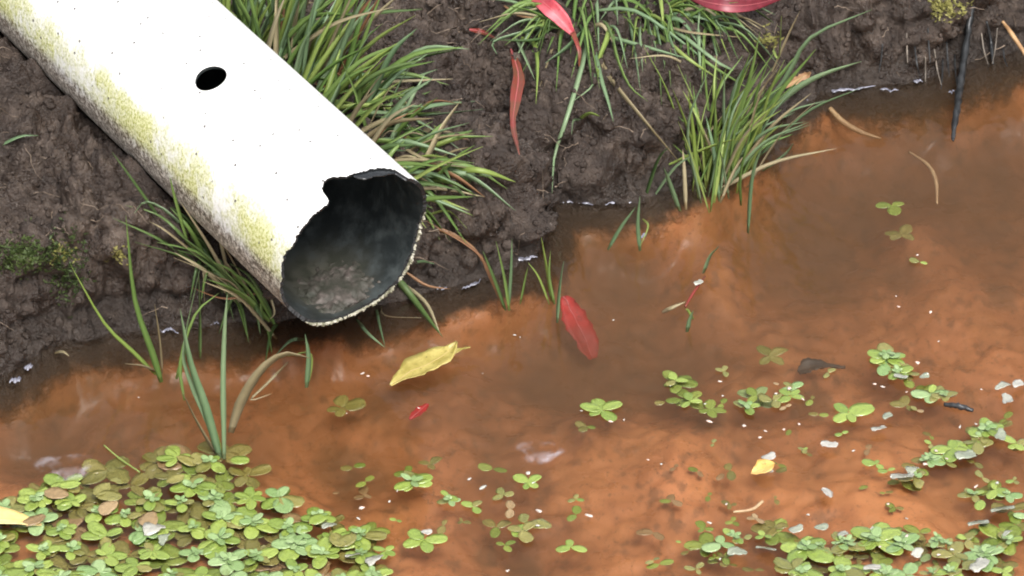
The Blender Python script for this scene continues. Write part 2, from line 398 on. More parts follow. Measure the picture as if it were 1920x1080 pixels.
CUTEDGE = mat('black_cut_edge')[0]; CUTEDGE.node_tree.nodes['Principled BSDF'].inputs['Base Color'].default_value = (.009,.009,.010,1); CUTEDGE.node_tree.nodes['Principled BSDF'].inputs['Roughness'].default_value = .7
pipe = empty('drain_pipe', (0,0,0))
pipe.matrix_world = Matrix((( PA[0],E1[0],E2[0],PC[0]),(PA[1],E1[1],E2[1],PC[1]),(PA[2],E1[2],E2[2],PC[2]),(0,0,0,1)))
tag(pipe, 'white plastic drain pipe with black bore and algae stains jutting from the muddy bank', 'pipe')
NT, NS = 480, 64; S0 = -.86
verts = []; faces = []; fm = []; uvs = {}
th = np.arange(NT)/NT*2*math.pi
jag = np.array([.0008*float(perlin(np.array([t*9.0]), np.array([2.5]), 61)[0]) + .0010*float(perlin(np.array([t*41.0]), np.array([7.5]), 62)[0]) for t in th])
send = np.array([s_end(t) for t in th]) + jag
def ring(r, s, i): return (s[i], r*math.cos(th[i]), r*math.sin(th[i]))
UVV = []
for layer, r in (('o', PR), ('i', PRI)):
    for j in range(NS+1):
        f = (j/NS)
        for i in range(NT):
            e = send[i] + (0 if layer == 'o' else -.0006)
            s = S0 + (e-S0)*f
            verts.append((s, r*math.cos(th[i]), r*math.sin(th[i]))); UVV.append((th[i], s))
def vi(l, j, i): return l*(NS+1)*NT + j*NT + i % NT
for j in range(NS):
    for i in range(NT):
        faces.append((vi(0,j,i), vi(0,j,i+1), vi(0,j+1,i+1), vi(0,j+1,i))); fm.append(0)
        faces.append((vi(1,j,i), vi(1,j+1,i), vi(1,j+1,i+1), vi(1,j,i+1))); fm.append(1)
for i in range(NT):
    faces.append((vi(0,NS,i), vi(0,NS,i+1), vi(1,NS,i+1), vi(1,NS,i))); fm.append(2)
    faces.append((vi(0,0,i), vi(1,0,i), vi(1,0,i+1), vi(0,0,i+1))); fm.append(1)
body = mesh_obj('pipe_wall', verts, faces, [OUTER, INNER, CUTEDGE], pipe)
body.data.polygons.foreach_set('material_index', fm)
ul = body.data.uv_layers.new(name='UVMap'); 
for p in body.data.polygons:
    big = max(UVV[v][0] for v in p.vertices) > 4.5
    for li in p.loop_indices:
        u, v = UVV[body.data.loops[li].vertex_index]
        ul.data[li].uv = (u+2*math.pi if (big and u < 1) else u, v)
# round drilled hole, cut as a real opening
ht, hsx = pipe_hit(395, 146, False)
bm = bmesh.new(); bmesh.ops.create_cone(bm, cap_ends=True, segments=48, radius1=.0094, radius2=.0094, depth=.03)
rot = Vector((0,math.cos(ht),math.sin(ht))).to_track_quat('Z','Y').to_matrix().to_4x4()
bm.transform(Matrix.Translation(Vector((hsx, PR*math.cos(ht), PR*math.sin(ht)))) @ rot)
cme = bpy.data.meshes.new('cut'); bm.to_mesh(cme); bm.free(); cme.materials.append(OUTER); cme.materials.append(INNER)
for p in cme.polygons: p.material_index = 1
cut = bpy.data.objects.new('cut', cme); COL.objects.link(cut); cut.parent = pipe
md = body.modifiers.new('hole', 'BOOLEAN'); md.object = cut; md.operation = 'DIFFERENCE'; md.solver = 'EXACT'
bpy.context.view_layer.update()
dg = bpy.context.evaluated_depsgraph_get(); new = bpy.data.meshes.new_from_object(body.evaluated_get(dg))
body.modifiers.clear(); body.data = new; bpy.data.objects.remove(cut)
new.set_sharp_from_angle(angle=math.radians(35))

# ragged pale lip along the lower and outer part of the mouth
def lip(t0, t1):
    n = 420; vs = []; fs = []; q = 6
    for a in range(n+1):
        f = a/n; t = t0+(t1-t0)*f
        taper = min(1, f*9, (1-f)*9)
        jr = float(perlin(np.array([t*23]), np.array([1.5]), 71)[0]); j2 = float(perlin(np.array([t*71]), np.array([4.5]), 72)[0])
        wd = (.00080+.00045*jr+.00022*j2)*taper+.00015; s0 = s_end(t)+.0006*jr+.0007*j2
        for b in range(q):
            an = b/q*2*math.pi
            r = (PR+PRI)/2 + .0009 + wd*1.0*math.cos(an); s = s0 + wd*1.1*math.sin(an)
            vs.append((s, r*math.cos(t), r*math.sin(t)))
    for a in range(n):
        for b in range(q): fs.append((a*q+b, a*q+(b+1)%q, (a+1)*q+(b+1)%q, (a+1)*q+b))
    return vs, fs
tl = pipe_hit(520, 556, True)[0] % (2*math.pi); tr_ = pipe_hit(786, 372, True)[0] % (2*math.pi)
if tr_ < tl: tr_ += 2*math.pi
mesh_obj('rim_lip', *lip(tl, tr_), RIM, body)

vs = []; fs = []; n_ = 70
ta, tb = pipe_hit(664,327,False)[0], pipe_hit(768,336,False)[0]
for a in range(n_+1):
    f = a/n_; t = ta+(tb-ta)*f; e = s_end(t); g = min(1, f*7)**.6*min(1, (1-f)*2.2)
    out = .0058*g+.0006*float(perlin(np.array([f*16]), np.array([.5]), 64)[0]); R1 = PR-.0010; R2 = PRI-.0006
    for s_, r in ((e-.006,R1),(e+out-.0012,R1),(e+out-.0003,R1-.0004),(e+out,(R1+R2)/2),(e+out-.0004,R2+.0003),(e-.006,R2)):
        vs.append((s_, r*math.cos(t), r*math.sin(t)))
for a in range(n_):
    for b in range(6): fs.append((a*6+b, (a+1)*6+b, (a+1)*6+(b+1)%6, a*6+(b+1)%6))
fs += [tuple(range(6))[::-1], tuple(n_*6+b for b in range(6))]
LEDGE = mat('glossy_black_ledge')[0]; LEDGE.node_tree.nodes['Principled BSDF'].inputs['Base Color'].default_value = (.016,.018,.020,1); LEDGE.node_tree.nodes['Principled BSDF'].inputs['Roughness'].default_value = .22
mesh_obj('inner_ledge', vs, fs, LEDGE, body)
# silt settled in the bottom of the bore
def silt_material():
    m, n, b = mat('settled_silt'); co = objco(n)
    f = noise(n, co, 90, 5, .7)
    n.links.new(ramp(n, f, [(.3,(.020,.024,.014)),(.48,(.045,.042,.033)),(.6,(.095,.080,.070)),(.75,(.17,.14,.125))]), b.inputs['Base Color'])
    b.inputs['Roughness'].default_value = .7; bump(n, f, .7, .002, b); return m
vs = []; fs = []; na, nb = 44, 44
tc, sc_ = pipe_hit(632,552,True); tc %= 2*math.pi
for a in range(na+1):
    for b in range(nb+1):
        u, v = a/na*2-1, b/nb*2-1; t = tc+u*.52; s = sc_+v*.026
        s = min(s, s_end(t)-.004)
        e = max(0, 1-math.hypot(u, v)); nn = .5*float(perlin(np.array([a*.16]), np.array([b*.16]), 81)[0])+.4*float(perlin(np.array([a*.45]), np.array([b*.45]), 82)[0])
        r = PRI + .0012 - max(0, min(.0045, .0075*e+.006*nn*(e > 0)))
        vs.append((s, r*math.cos(t), r*math.sin(t)))
for a in range(na):
    for b in range(nb): fs.append((a*(nb+1)+b, (a+1)*(nb+1)+b, (a+1)*(nb+1)+b+1, a*(nb+1)+b+1))
mesh_obj('silt', vs, fs, silt_material(), pipe)

# ------------------------------------------------------------------ grass
def leaf_mat(name, c0, c1, rough=.42, spec=.5, streak=True, trans=.12):
    m, n, b = mat(name); co = objco(n)
    r = rand(n); f = noise(n, co, 60, 3, .6)
    fac = mth(n, 'ADD', mth(n, 'MULTIPLY', r, .75), mth(n, 'MULTIPLY', mth(n, 'SUBTRACT', f, .5), .9), True)
    n.links.new(mixc(n, fac, c0, c1), b.inputs['Base Color'])
    b.inputs['Roughness'].default_value = rough; b.inputs['Specular IOR Level'].default_value = spec
    b.inputs['Transmission Weight'].default_value = 0
    if trans:
        t = N(n, 'ShaderNodeBsdfTranslucent'); mx = N(n, 'ShaderNodeMixShader'); mx.inputs[0].default_value = trans
        n.links.new(mixc(n, fac, c0, c1), t.inputs['Color'])
        out = n.nodes['Material Output']
        n.links.new(b.outputs[0], mx.inputs[1]); n.links.new(t.outputs[0], mx.inputs[2]); n.links.new(mx.outputs[0], out.inputs['Surface'])
    return m
G_MID = leaf_mat('grass_green', (.115,.20,.048), (.205,.30,.085), trans=.25)
G_BLUE = leaf_mat('grass_blue_green', (.13,.21,.105), (.25,.34,.19), .36, trans=.2)
G_DARK = leaf_mat('grass_dark_green', (.055,.10,.030), (.11,.165,.052))
G_LIME = leaf_mat('grass_lime', (.19,.27,.055), (.30,.37,.11), trans=.2)
G_STRAW = leaf_mat('dry_straw', (.20,.16,.085), (.42,.36,.22), .6)
G_RUST = leaf_mat('rusty_blade', (.20,.095,.045), (.34,.20,.10), .6)
GREENS = [G_MID, G_MID, G_MID, G_MID, G_BLUE, G_BLUE, G_DARK, G_LIME, G_LIME]

def blade_mesh(pts, width, m, parent, name='blade', fold=.35, flat=None, n=9, taper=1.0):
    """a folded tapering blade through the 3-D points (Catmull-Rom), closed double wall"""
    P = [np.asarray(p, float) for p in pts]
    if len(P) == 2: P = [P[0], (P[0]+P[1])/2, P[1]]
    Q = [2*P[0]-P[1]] + P + [2*P[-1]-P[-2]]
    out = []
    for k in range(n+1):
        u = k/n*(len(P)-1); i = min(int(u), len(P)-2); t = u-i
        a,b,c,d = Q[i],Q[i+1],Q[i+2],Q[i+3]
        out.append(.5*((2*b)+(c-a)*t+(2*a-5*b+4*c-d)*t*t+(3*b-a-3*c+d)*t**3))
    off = np.asarray(parent.location) if parent is not None else np.zeros(3)
    vs = []; fs = []
    tw = random.uniform(-.7,.7); tw2 = random.uniform(-.8,.8)
    for k, p in enumerate(out):
        tg = out[min(k+1,n)]-out[max(k-1,0)]; tg /= (np.linalg.norm(tg)+1e-9)
        view = CAM-p; view /= np.linalg.norm(view)
        if flat is None:
            # blades of a tuft face every way; keep each one's own turn
            sd = np.cross(tg, view); sd /= (np.linalg.norm(sd)+1e-9); nm = np.cross(sd, tg)
            an = tw+tw2*k/n
            sd, nm = sd*math.cos(an)+nm*math.sin(an), nm*math.cos(an)-sd*math.sin(an)
        else:
            sd = np.cross(tg, flat); sd /= (np.linalg.norm(sd)+1e-9); nm = np.cross(sd, tg)
        f = k/n
        w = width*.5*min(1, .55+f*2.2)*(1-f**2.2)**.8*taper if k < n else width*.03
        th_ = .00022
        vs += [p-sd*w+nm*w*fold, p, p+sd*w+nm*w*fold, p-nm*th_]
        vs[-4:] = [v-off for v in vs[-4:]]
        if k:
            a = (k-1)*4; b = k*4
            fs += [(a,a+1,b+1,b),(a+1,a+2,b+2,b+1),(a+2,a+3,b+3,b+2),(a+3,a,b,b+3)]
    if name == 'blade' and m in (G_STRAW, G_RUST): name = 'dry_blade'
    return mesh_obj(name, vs, fs, m, parent)

PXM = 1/3240.0
def traced(parent, pix, wpx, m, dy0=0.0, dy1=0.0, base_y=None, base='ground', lift=.004, name='blade', fold=.35):
    """a blade that starts where pixel 0 meets ground or water; later points lie at depths sliding by dy"""
    b = on_ground(*pix[0]) if base_y is None else in_front(pix[0][0], pix[0][1], base_y)
    pts = [b - (np.array([0,0,.004]) if base_y is None else 0)]
    n = len(pix)-1
    for k in range(1, n+1):
        pts.append(in_front(pix[k][0], pix[k][1], b[1]+dy0+(dy1-dy0)*k/n, lift))
    return blade_mesh(pts, wpx*PXM, m, parent, name=name, fold=fold)

def tuft(pxbase, label, cat='grass', group=None, y=None):
    p = on_ground(*pxbase) if y is None else in_front(pxbase[0], pxbase[1], y)
    return tag(empty('grass_tuft', p), label, cat, group)

# --- the big tuft behind the pipe
t_big = tuft((610,190), 'large dense green grass tuft pressed up behind the white pipe')
def U(a, b): return random.uniform(a, b)
NB = 280
for k in range(NB):
    f = (k+.5)/NB; f = f**.9
    ex, ey = 425+(785-425)*f, 30+(350-30)*f             # along the pipe's upper edge
    inn = U(-70, 55)
    bx, by = ex-inn*.64+U(-20,20), ey+inn*.55+U(-18,18)
    if f > .55 and random.random() < .35: continue
    ang = math.radians(np.interp(f, [0,.25,.5,.75,1], [-102,-78,-45,-15,22]) + random.gauss(0, 27))
    ln = U(90, 300)*np.interp(f, [0,.3,.6,1],[1,.95,.78,.58])
    sag = U(-.1,.55)*ln*.30
    mx_, my_ = bx+math.cos(ang)*ln*.5, by+math.sin(ang)*ln*.5-sag*.25
    tx, ty = bx+math.cos(ang)*ln, by+math.sin(ang)*ln+sag
    r = random.random()
    m = random.choice(GREENS) if r < .88 else (G_STRAW if r < .96 else G_RUST)
    b = on_ground(bx, by); dy = U(-.03,.035)
    pts = [b-np.array([0,0,.004]), in_front(mx_, my_, b[1]+dy*.4, .006), in_front(tx, ty, b[1]+dy, .006)]
    blade_mesh(pts, U(8,14)*PXM, m, t_big)
for k in range(46):
    f = random.random(); bx, by = 470+310*f+U(0,70), 40+310*f+U(-90,10); ang = U(-1.2,1.2); ln = U(30,110)
    b = on_ground(bx, by)
    blade_mesh([b-np.array([0,0,.001]), in_front(bx+math.cos(ang)*ln*.5, by+math.sin(ang)*ln*.5-4, b[1]-.002, .004), in_front(bx+math.cos(ang)*ln, by+math.sin(ang)*ln+U(-8,14), b[1]-.004, .003)], U(3,6)*PXM, random.choice([G_STRAW,G_STRAW,G_RUST,G_BLUE]), t_big)
for pix, wpx, m in [([(700,150),(790,92),(880,92)],9,G_BLUE),([(690,190),(780,215),(905,205)],9,G_BLUE),([(640,150),(700,160),(730,190)],7,G_LIME),
        ([(600,175),(640,195),(643,228)],6,G_STRAW),([(730,290),(800,255),(880,230)],7,G_BLUE),([(735,290),(810,262),(890,250)],7,G_STRAW),([(650,200),(740,225),(835,265)],8,G_BLUE),
        ([(760,330),(830,375),(880,395)],7,G_LIME),([(790,350),(850,300),(890,272)],8,G_MID),([(730,250),(800,300),(880,315)],7,G_STRAW),([(560,140),(560,90),(565,80)],9,G_LIME),
        ([(540,70),(580,50),(615,42)],7,G_BLUE),([(700,130),(770,145),(820,130)],8,G_BLUE),([(690,145),(760,152),(850,148)],7,G_STRAW),([(760,215),(810,190),(865,195)],6,G_RUST)]:
    traced(t_big, pix, wpx, m, 0, -.01, lift=.006)

# --- the tuft at the brow of the bank whose blades hang down the scarp
t_brow = tuft((1130,60), 'green grass tuft on the brow with long blades hanging down the mud')
BROW = [([(1105,45),(1090,130),(1060,230),(1040,290),(1035,362)],10,G_BLUE),([(1110,60),(1125,140),(1140,190),(1150,228)],9,G_BLUE),
        ([(1125,60),(1135,130),(1200,215),(1285,317)],11,G_STRAW),([(1150,45),(1155,100),(1180,160),(1215,190)],7,G_MID),([(1040,35),(980,60),(925,78),(932,102)],8,G_BLUE),
        ([(1060,50),(1000,75),(930,75)],7,G_DARK),([(1095,45),(1060,90),(1022,118)],11,G_BLUE),([(1200,25),(1200,70),(1205,135)],8,G_BLUE),([(1140,30),(1142,60),(1122,115),(1122,145)],12,G_LIME),
        ([(1130,55),(1200,85),(1290,110)],9,G_BLUE),([(1190,40),(1240,70),(1290,110),(1350,150)],10,G_LIME),([(1180,25),(1260,55),(1350,120),(1400,140)],9,G_BLUE),([(1220,30),(1290,60),(1390,70)],7,G_STRAW),
        ([(1230,15),(1300,30),(1365,52)],8,G_BLUE),([(1080,30),(1030,15),(960,25)],6,G_STRAW),([(945,0),(975,30),(1030,35)],6,G_RUST),([(1100,60),(1115,150),(1075,190)],5,G_BLUE),
        ([(960,45),(985,110),(1003,150)],8,G_BLUE),([(970,60),(1000,80),(1008,120),(1005,195)],10,G_LIME),([(1040,50),(1035,75),(1025,100)],6,G_MID),([(1090,215),(1075,225),(1072,252)],8,G_BLUE),([(1085,213),(1105,212),(1125,218)],8,G_LIME),
        ([(1300,120),(1250,105),(1180,110)],5,G_STRAW),([(1270,60),(1330,120),(1410,170)],7,G_MID),([(1110,10),(1190,20),(1280,80),(1340,130)],8,G_BLUE)]
for pix, wpx, m in BROW: traced(t_brow, pix, wpx, m, -.006, -.02, lift=.006)
for k in range(130):
    bx, by = U(1020,1330), U(-40,50)
    ang = math.radians(np.interp(bx, [1040,1130,1290], [165,80,25]) + random.gauss(0, 38)); ln = U(60,170)
    b = on_ground(bx, by)
    blade_mesh([b-np.array([0,0,.003]), in_front(bx+math.cos(ang)*ln*.5, by+math.sin(ang)*ln*.35-12, b[1]-.008, .007), in_front(bx+math.cos(ang)*ln, by+math.sin(ang)*ln, b[1]-.016, .006)],
               U(6,10)*PXM, random.choice(GREENS+[G_STRAW]), t_brow)

# --- the tuft standing at the water's edge
t_edge = tuft((1345,330), 'fresh green grass tuft standing at the water\'s edge by the inlet')
for k in range(105):
    bx, by = 1345+random.gauss(0,32), 320+random.gauss(0,24); bx += (340-by)*.35
    f = (bx-1280)/150.0
    ang = math.radians(-100+50*f+random.gauss(0,21)); ln = U(60,240)
    dr = U(-.1,.5)*ln*.35
    b = on_ground(bx, by); dy = U(-.02,.03)
    blade_mesh([b-np.array([0,0,.005]), in_front(bx+math.cos(ang)*ln*.5, by+math.sin(ang)*ln*.58, b[1]+dy*.4, .005), in_front(bx+math.cos(ang)*ln+dr*.5, by+math.sin(ang)*ln+dr*.45, b[1]+dy, .005)],
               U(5,9)*PXM, random.choice([G_MID,G_MID,G_LIME,G_LIME,G_BLUE,G_STRAW]), t_edge)
for pix, wpx, m in [([(1400,240),(1480,175),(1540,140),(1615,115)],14,G_BLUE),([(1370,270),(1470,150),(1520,70),(1635,18)],11,G_BLUE),([(1380,300),(1450,190),(1530,92)],12,G_MID),([(1350,320),(1430,250),(1510,228)],8,G_BLUE),
        ([(1345,330),(1400,170),(1425,60)],10,G_MID),([(1310,360),(1300,250),(1290,170)],9,G_LIME),([(1390,375),(1390,320),(1420,200)],7,G_MID),([(1315,370),(1290,240),(1330,130)],8,G_BLUE),
        ([(1430,310),(1470,290),(1488,268)],7,G_BLUE),([(1210,360),(1235,300),(1255,275)],10,G_DARK),([(1275,385),(1255,340),(1245,315)],10,G_BLUE),([(1225,360),(1265,315),(1300,290)],7,G_BLUE),([(1250,300),(1330,275),(1400,255)],7,G_LIME),
        ([(1440,60),(1460,110),(1465,30)],7,G_LIME),([(1445,130),(1480,60),(1500,20)],6,G_STRAW)]:
    traced(t_edge, pix, wpx, m, 0, -.012, lift=.005)

# --- small tufts along the shore
def small(pxbase, label, blades):
    t = tuft(pxbase, label)
    for pix, wpx, m in blades: traced(t, pix, wpx, m, 0, -.004, lift=.004)
    return t
small((1197,385), 'few short blades splaying over the water below the mud notch',
      [([(1200,460),(1196,420),(1200,368)],9,G_BLUE),([(1140,458),(1165,425),(1192,388)],8,G_BLUE),([(1205,400),(1215,425),(1200,462)],5,G_LIME)])
small((950,570), 'thin upright tuft of blades in the shallows off the mud point',
      [([(955,572),(945,520),(930,452)],8,G_MID),([(953,570),(958,510),(960,448)],7,G_BLUE),([(945,568),(915,510),(890,470),(800,415)],9,G_RUST),([(948,572),(925,520),(905,470)],8,G_DARK),
       ([(975,560),(985,520),(990,500)],5,G_MID)])
small((1040,580), 'slim grass tuft rising beside the sunken red leaf',
      [([(1035,555),(1025,500),(1015,445)],7,G_LIME),([(1045,595),(1050,540),(1057,490)],8,G_BLUE),([(1030,560),(1010,520),(990,492)],5,G_LIME),([(1040,560),(1030,520),(1032,470)],6,G_MID)])
small((1330,500), 'short cut blades lying on the open water', [([(1318,502),(1330,480),(1348,462)],10,G_BLUE)])
small((1295,590), 'tiny green blade fragment on the water by pale straw', [([(1288,612),(1293,598),(1300,582)],9,G_BLUE),([(1300,588),(1290,582),(1285,580)],6,G_LIME)])

t_l = tuft((300,705), 'pair of arching blades growing from the water under the mossy scarp')
for pix, wpx, m in [([(302,706),(285,660),(252,560),(236,404)],13,G_MID),([(292,692),(250,660),(195,605),(132,496)],8,G_LIME),([(300,690),(270,686),(234,682)],6,G_STRAW),([(304,690),(300,640),(290,570)],5,G_STRAW)]:
    traced(t_l, pix, wpx, m, 0, -.006)
t_m = tuft((410,848), 'tall upright grass blades rooted at the edge of the green mat')
for pix, wpx, m in [([(412,848),(385,760),(358,680),(338,580)],17,G_BLUE),([(420,850),(418,720),(421,620),(426,552)],11,G_BLUE),([(408,845),(370,790),(342,735)],8,G_STRAW),([(395,800),(350,700),(345,640),(376,500)],10,G_BLUE),
        ([(345,740),(338,680),(366,590),(410,550)],7,G_MID),([(375,660),(376,600),(372,510)],9,G_DARK),([(330,700),(345,660),(352,610)],8,G_MID),([(415,846),(405,810),(398,790)],9,G_LIME)]:
    traced(t_m, pix, wpx, m, 0, .004)
t_f = tuft((575,716), 'folded brown and green blade bent over in the shallow water under the pipe mouth')
for pix, wpx, m, dy in [([(432,800),(452,750),(490,690),(535,662),(583,672)],20,G_STRAW,-.01),([(574,716),(578,670),(572,626)],11,G_BLUE,0),([(570,626),(545,640),(515,668)],9,G_BLUE,0),([(576,712),(584,680),(578,660),(540,668)],10,G_LIME,0),([(540,668),(500,720),(470,750),(510,738)],5,G_STRAW,0)]:
    traced(t_f, pix, wpx, m, 0, dy)
t_u = tuft((470,540), 'dark green grass tuft trapped beneath the stained side of the pipe')
for k in range(46):
    bx, by = U(380,520), 0; by = 430+(bx-380)*.93+U(25,75)
    ang = math.radians(-140+random.gauss(0,17)) if random.random() < .72 else math.radians(75+random.gauss(0,25))
    ln = U(80,230) if math.sin(ang) < 0 else U(40,90)
    b = on_ground(bx, by)
    blade_mesh([b-np.array([0,0,.003]), in_front(bx+math.cos(ang)*ln*.5, by+math.sin(ang)*ln*.5-6, b[1]-.004, .006), in_front(bx+math.cos(ang)*ln, by+math.sin(ang)*ln+U(0,30), b[1]-.006, .005)],
               U(6,10)*PXM, random.choice([G_DARK,G_DARK,G_MID,G_DARK,G_STRAW]), t_u)
for pix, wpx, m in [([(420,505),(330,410),(275,378),(252,400)],8,G_BLUE),([(430,520),(320,440),(280,415)],6,G_STRAW),([(350,440),(330,380),(318,330)],8,G_MID),([(385,480),(330,430),(290,400),(235,385)],6,G_DARK),([(300,400),(250,340),(210,285)],6,G_DARK),([(490,545),(490,590),(497,618)],8,G_MID),([(505,540),(515,585),(505,600)],6,G_STRAW),([(480,540),(420,560),(360,540)],6,G_RUST)]:
    traced(t_u, pix, wpx, m, 0, -.006)
t_p = tuft((760,540), 'sparse grass blades poking out below the pipe mouth')
for pix, wpx, m in [([(740,505),(775,560),(830,632)],15,G_DARK),([(755,520),(800,570),(826,628)],9,G_STRAW),([(668,588),(690,625),(722,652)],7,G_BLUE),([(705,566),(712,610),(722,650)],6,G_BLUE),([(712,560),(725,592),(790,596)],5,G_STRAW),([(762,500),(800,535),(845,542)],6,G_RUST),([(772,482),(795,490),(815,495)],6,G_BLUE),
        ([(790,410),(850,440),(900,480),(940,560)],9,G_RUST),([(780,350),(830,380),(878,400)],7,G_BLUE),([(795,395),(840,395),(875,428)],6,G_LIME)]:
    traced(t_p, pix, wpx, m, 0, -.008)
b_ = traced(None, [(0,262),(40,256),(72,254)], 8, G_BLUE, 0, 0, name='grass_sprig'); tag(b_, 'single pale blade lying on the bare mud bank', 'grass')
b_ = traced(None, [(102,652),(118,660),(130,668)], 7, G_STRAW, 0, 0, name='straw'); tag(b_, 'short pale straw poking from the water by the scarp foot', 'straw')
b_ = traced(None, [(1242,575),(1262,576),(1285,566)], 8, G_STRAW, 0, 0, name='straw'); tag(b_, 'pale straw floating on open water near cut blades', 'straw')

# ------------------------------------------------------------------ broad leaves
def sheet_leaf(name, spine, halfw, m, label, cat='leaf', cup=.25, wave=.0006, jag=0.0, up=(0,0,1), thick=.0003, ns=18, nw=6, seed=0, group=None):
    """a leaf blade along a 3-D spine with a width profile, midrib crease, curled edges and thickness"""
    P = [np.asarray(p, float) for p in spine]; Q = [2*P[0]-P[1]]+P+[2*P[-1]-P[-2]]; up = np.asarray(up, float)
    c = []
    for k in range(ns+1):
        u = k/ns*(len(P)-1); i = min(int(u), len(P)-2); t = u-i; a,b,cc,d = Q[i],Q[i+1],Q[i+2],Q[i+3]
        c.append(.5*((2*b)+(cc-a)*t+(2*a-5*b+4*cc-d)*t*t+(3*b-a-3*cc+d)*t**3))
    org = c[ns//2].copy(); top = []
    for k, p in enumerate(c):
        tg = c[min(k+1,ns)]-c[max(k-1,0)]; tg /= np.linalg.norm(tg)+1e-9
        sd = np.cross(tg, up); sd /= np.linalg.norm(sd)+1e-9; nm = np.cross(sd, tg)
        f = k/ns; hw = np.interp(f, np.linspace(0,1,len(halfw)), halfw)
        for j in range(nw+1):
            v = j/nw*2-1
            e = hw*(1+jag*float(perlin(np.array([f*14+v*3.0]), np.array([seed+.5]), 90+seed)[0]))
            top.append(p-org+sd*v*e+nm*(abs(v)**1.5*e*cup + wave*float(perlin(np.array([f*5.0]), np.array([v*1.7+seed]), 95)[0])))
    nv = len(top); vs = top + [v-np.array([0,0,thick]) for v in top]; fs = []
    for k in range(ns):
        for j in range(nw):
            a = k*(nw+1)+j; b = a+nw+1
            fs.append((a,a+1,b+1,b)); fs.append((nv+a,nv+b,nv+b+1,nv+a+1))
    def edge(ids):
        for a, b in zip(ids[:-1], ids[1:]): fs.append((a,nv+a,nv+b,b))
    edge([k*(nw+1) for k in range(ns+1)]); edge([k*(nw+1)+nw for k in range(ns+1)][::-1]); edge(list(range(nw+1))[::-1]); edge([ns*(nw+1)+j for j in range(nw+1)])
    o = mesh_obj(name, vs, fs, m); o.location = tuple(org)
    bm = bmesh.new(); bm.from_mesh(o.data); bmesh.ops.recalc_face_normals(bm, faces=bm.faces); bm.to_mesh(o.data); bm.free()
    if name == 'fallen_leaf':
        rv = []; rf = []; c_ = [top[k*(nw+1)+nw//2] for k in range(ns+1)]
        for k, p in enumerate(c_):
            tg = c_[min(k+1,ns)]-c_[max(k-1,0)]; tg /= np.linalg.norm(tg)+1e-9
            sd = np.cross(tg, up); sd /= np.linalg.norm(sd)+1e-9; nm = np.cross(sd, tg); wr = .00042*(1-.75*k/ns)
            rv += [p-sd*wr-nm*.0001, p+nm*.00035, p+sd*wr-nm*.0001]
            if k: a = k*3-3; rf += [(a,a+1,a+4,a+3),(a+1,a+2,a+5,a+4),(a+2,a,a+3,a+5)]
        mesh_obj('midrib', rv, rf, RIBS[0 if 'red' in label or 'crimson' in label else 1], o)
    return tag(o, label, cat, group)
RIBS = []
for nm_, c_ in (('red_midrib', (.50,.14,.15)), ('tan_midrib', (.40,.30,.12))):
    r_ = mat(nm_)[0]; r_.node_tree.nodes['Principled BSDF'].inputs['Base Color'].default_value = (*c_, 1); r_.node_tree.nodes['Principled BSDF'].inputs['Roughness'].default_value = .5; RIBS.append(r_)
def child_of(parent, name, *a, **k):
    o = sheet_leaf(name, *a, **k); o.parent = parent; o.location = o.location-parent.location
    del o['category']; del o['label']; return o
def spotty(name, c0, c1, spots, rough=.45, sc=120):
    m, n, b = mat(name); co = objco(n)
    c = mixc(n, maprange(n, noise(n, co, sc*.4, 3), .35, .65), c0, c1)
    n.links.new(mixc(n, mth(n, 'MULTIPLY', maprange(n, noise(n, co, sc*2.2, 3, .7), .60, .68), .7), c, spots), b.inputs['Base Color'])
    b.inputs['Roughness'].default_value = rough; return m
YEL = spotty('yellow_leaf', (.27,.22,.050), (.40,.33,.10), (.11,.08,.025), sc=260)
CREAM = spotty('cream_yellow_leaf', (.60,.44,.15), (.72,.58,.28), (.45,.25,.07))
ORA = spotty('orange_leaf', (.62,.34,.08), (.70,.45,.16), (.30,.14,.04))
RED = spotty('red_leaf', (.40,.010,.010), (.30,.016,.014), (.12,.008,.008), .6)
REDD = spotty('dark_red_leaf', (.12,.010,.018), (.22,.03,.045), (.06,.01,.012), .4)
REDB = spotty('red_brown_leaf', (.20,.030,.022), (.13,.045,.022), (.06,.02,.014), .4)
W = lambda *a: [x*PXM for x in a]
Z = lambda pts, zs: [at_z(x, y, z) for (x, y), z in zip(pts, zs)]
YL = sheet_leaf('fallen_leaf', Z([(732,722),(765,700),(805,681),(838,662),(856,640)], [.002,.003,.004,.006,.010]), W(2,15,27,32,27,14,3), YEL, 'spotted yellow leaf floating off the pipe mouth', cup=.22, jag=.25, wave=.0012, seed=1)
child_of(YL, 'torn_tip', Z([(835,668),(858,657),(882,651)], [.005,.006,.008]), W(9,7,4,1), YEL, 'torn yellow strip at the tip of the spotted floating leaf', cup=.3, jag=.4, seed=2)
sheet_leaf('fallen_leaf', Z([(-70,955),(-20,968),(30,975),(78,984)], [.004,.006,.004,.002]), W(2,20,26,22,12,2), CREAM, 'cream yellow leaf lying along the edge of the green mat', cup=.3, seed=3)
sheet_leaf('fallen_leaf', Z([(1408,888),(1430,880),(1452,868)], [.001,.003,.005]), W(1,13,20,17,3), ORA, 'small orange leaf floating beside a pale curled leaf glint', cup=.4, seed=4)
sheet_leaf('fallen_leaf', Z([(1056,556),(1075,590),(1095,630),(1112,672)], [-.006,-.013,-.021,-.030]), W(6,18,25,28,25,20,9), RED, 'red leaf sunk slantwise in the murky water', cup=.10, jag=.28, wave=.002, seed=5)
sheet_leaf('fallen_leaf', Z([(768,786),(785,772),(802,757)], [-.004,-.005,-.006]), W(2,9,10,3), RED, 'little red leaf sunk below the spotted yellow leaf', cup=.1, seed=6)
UPB = -VF
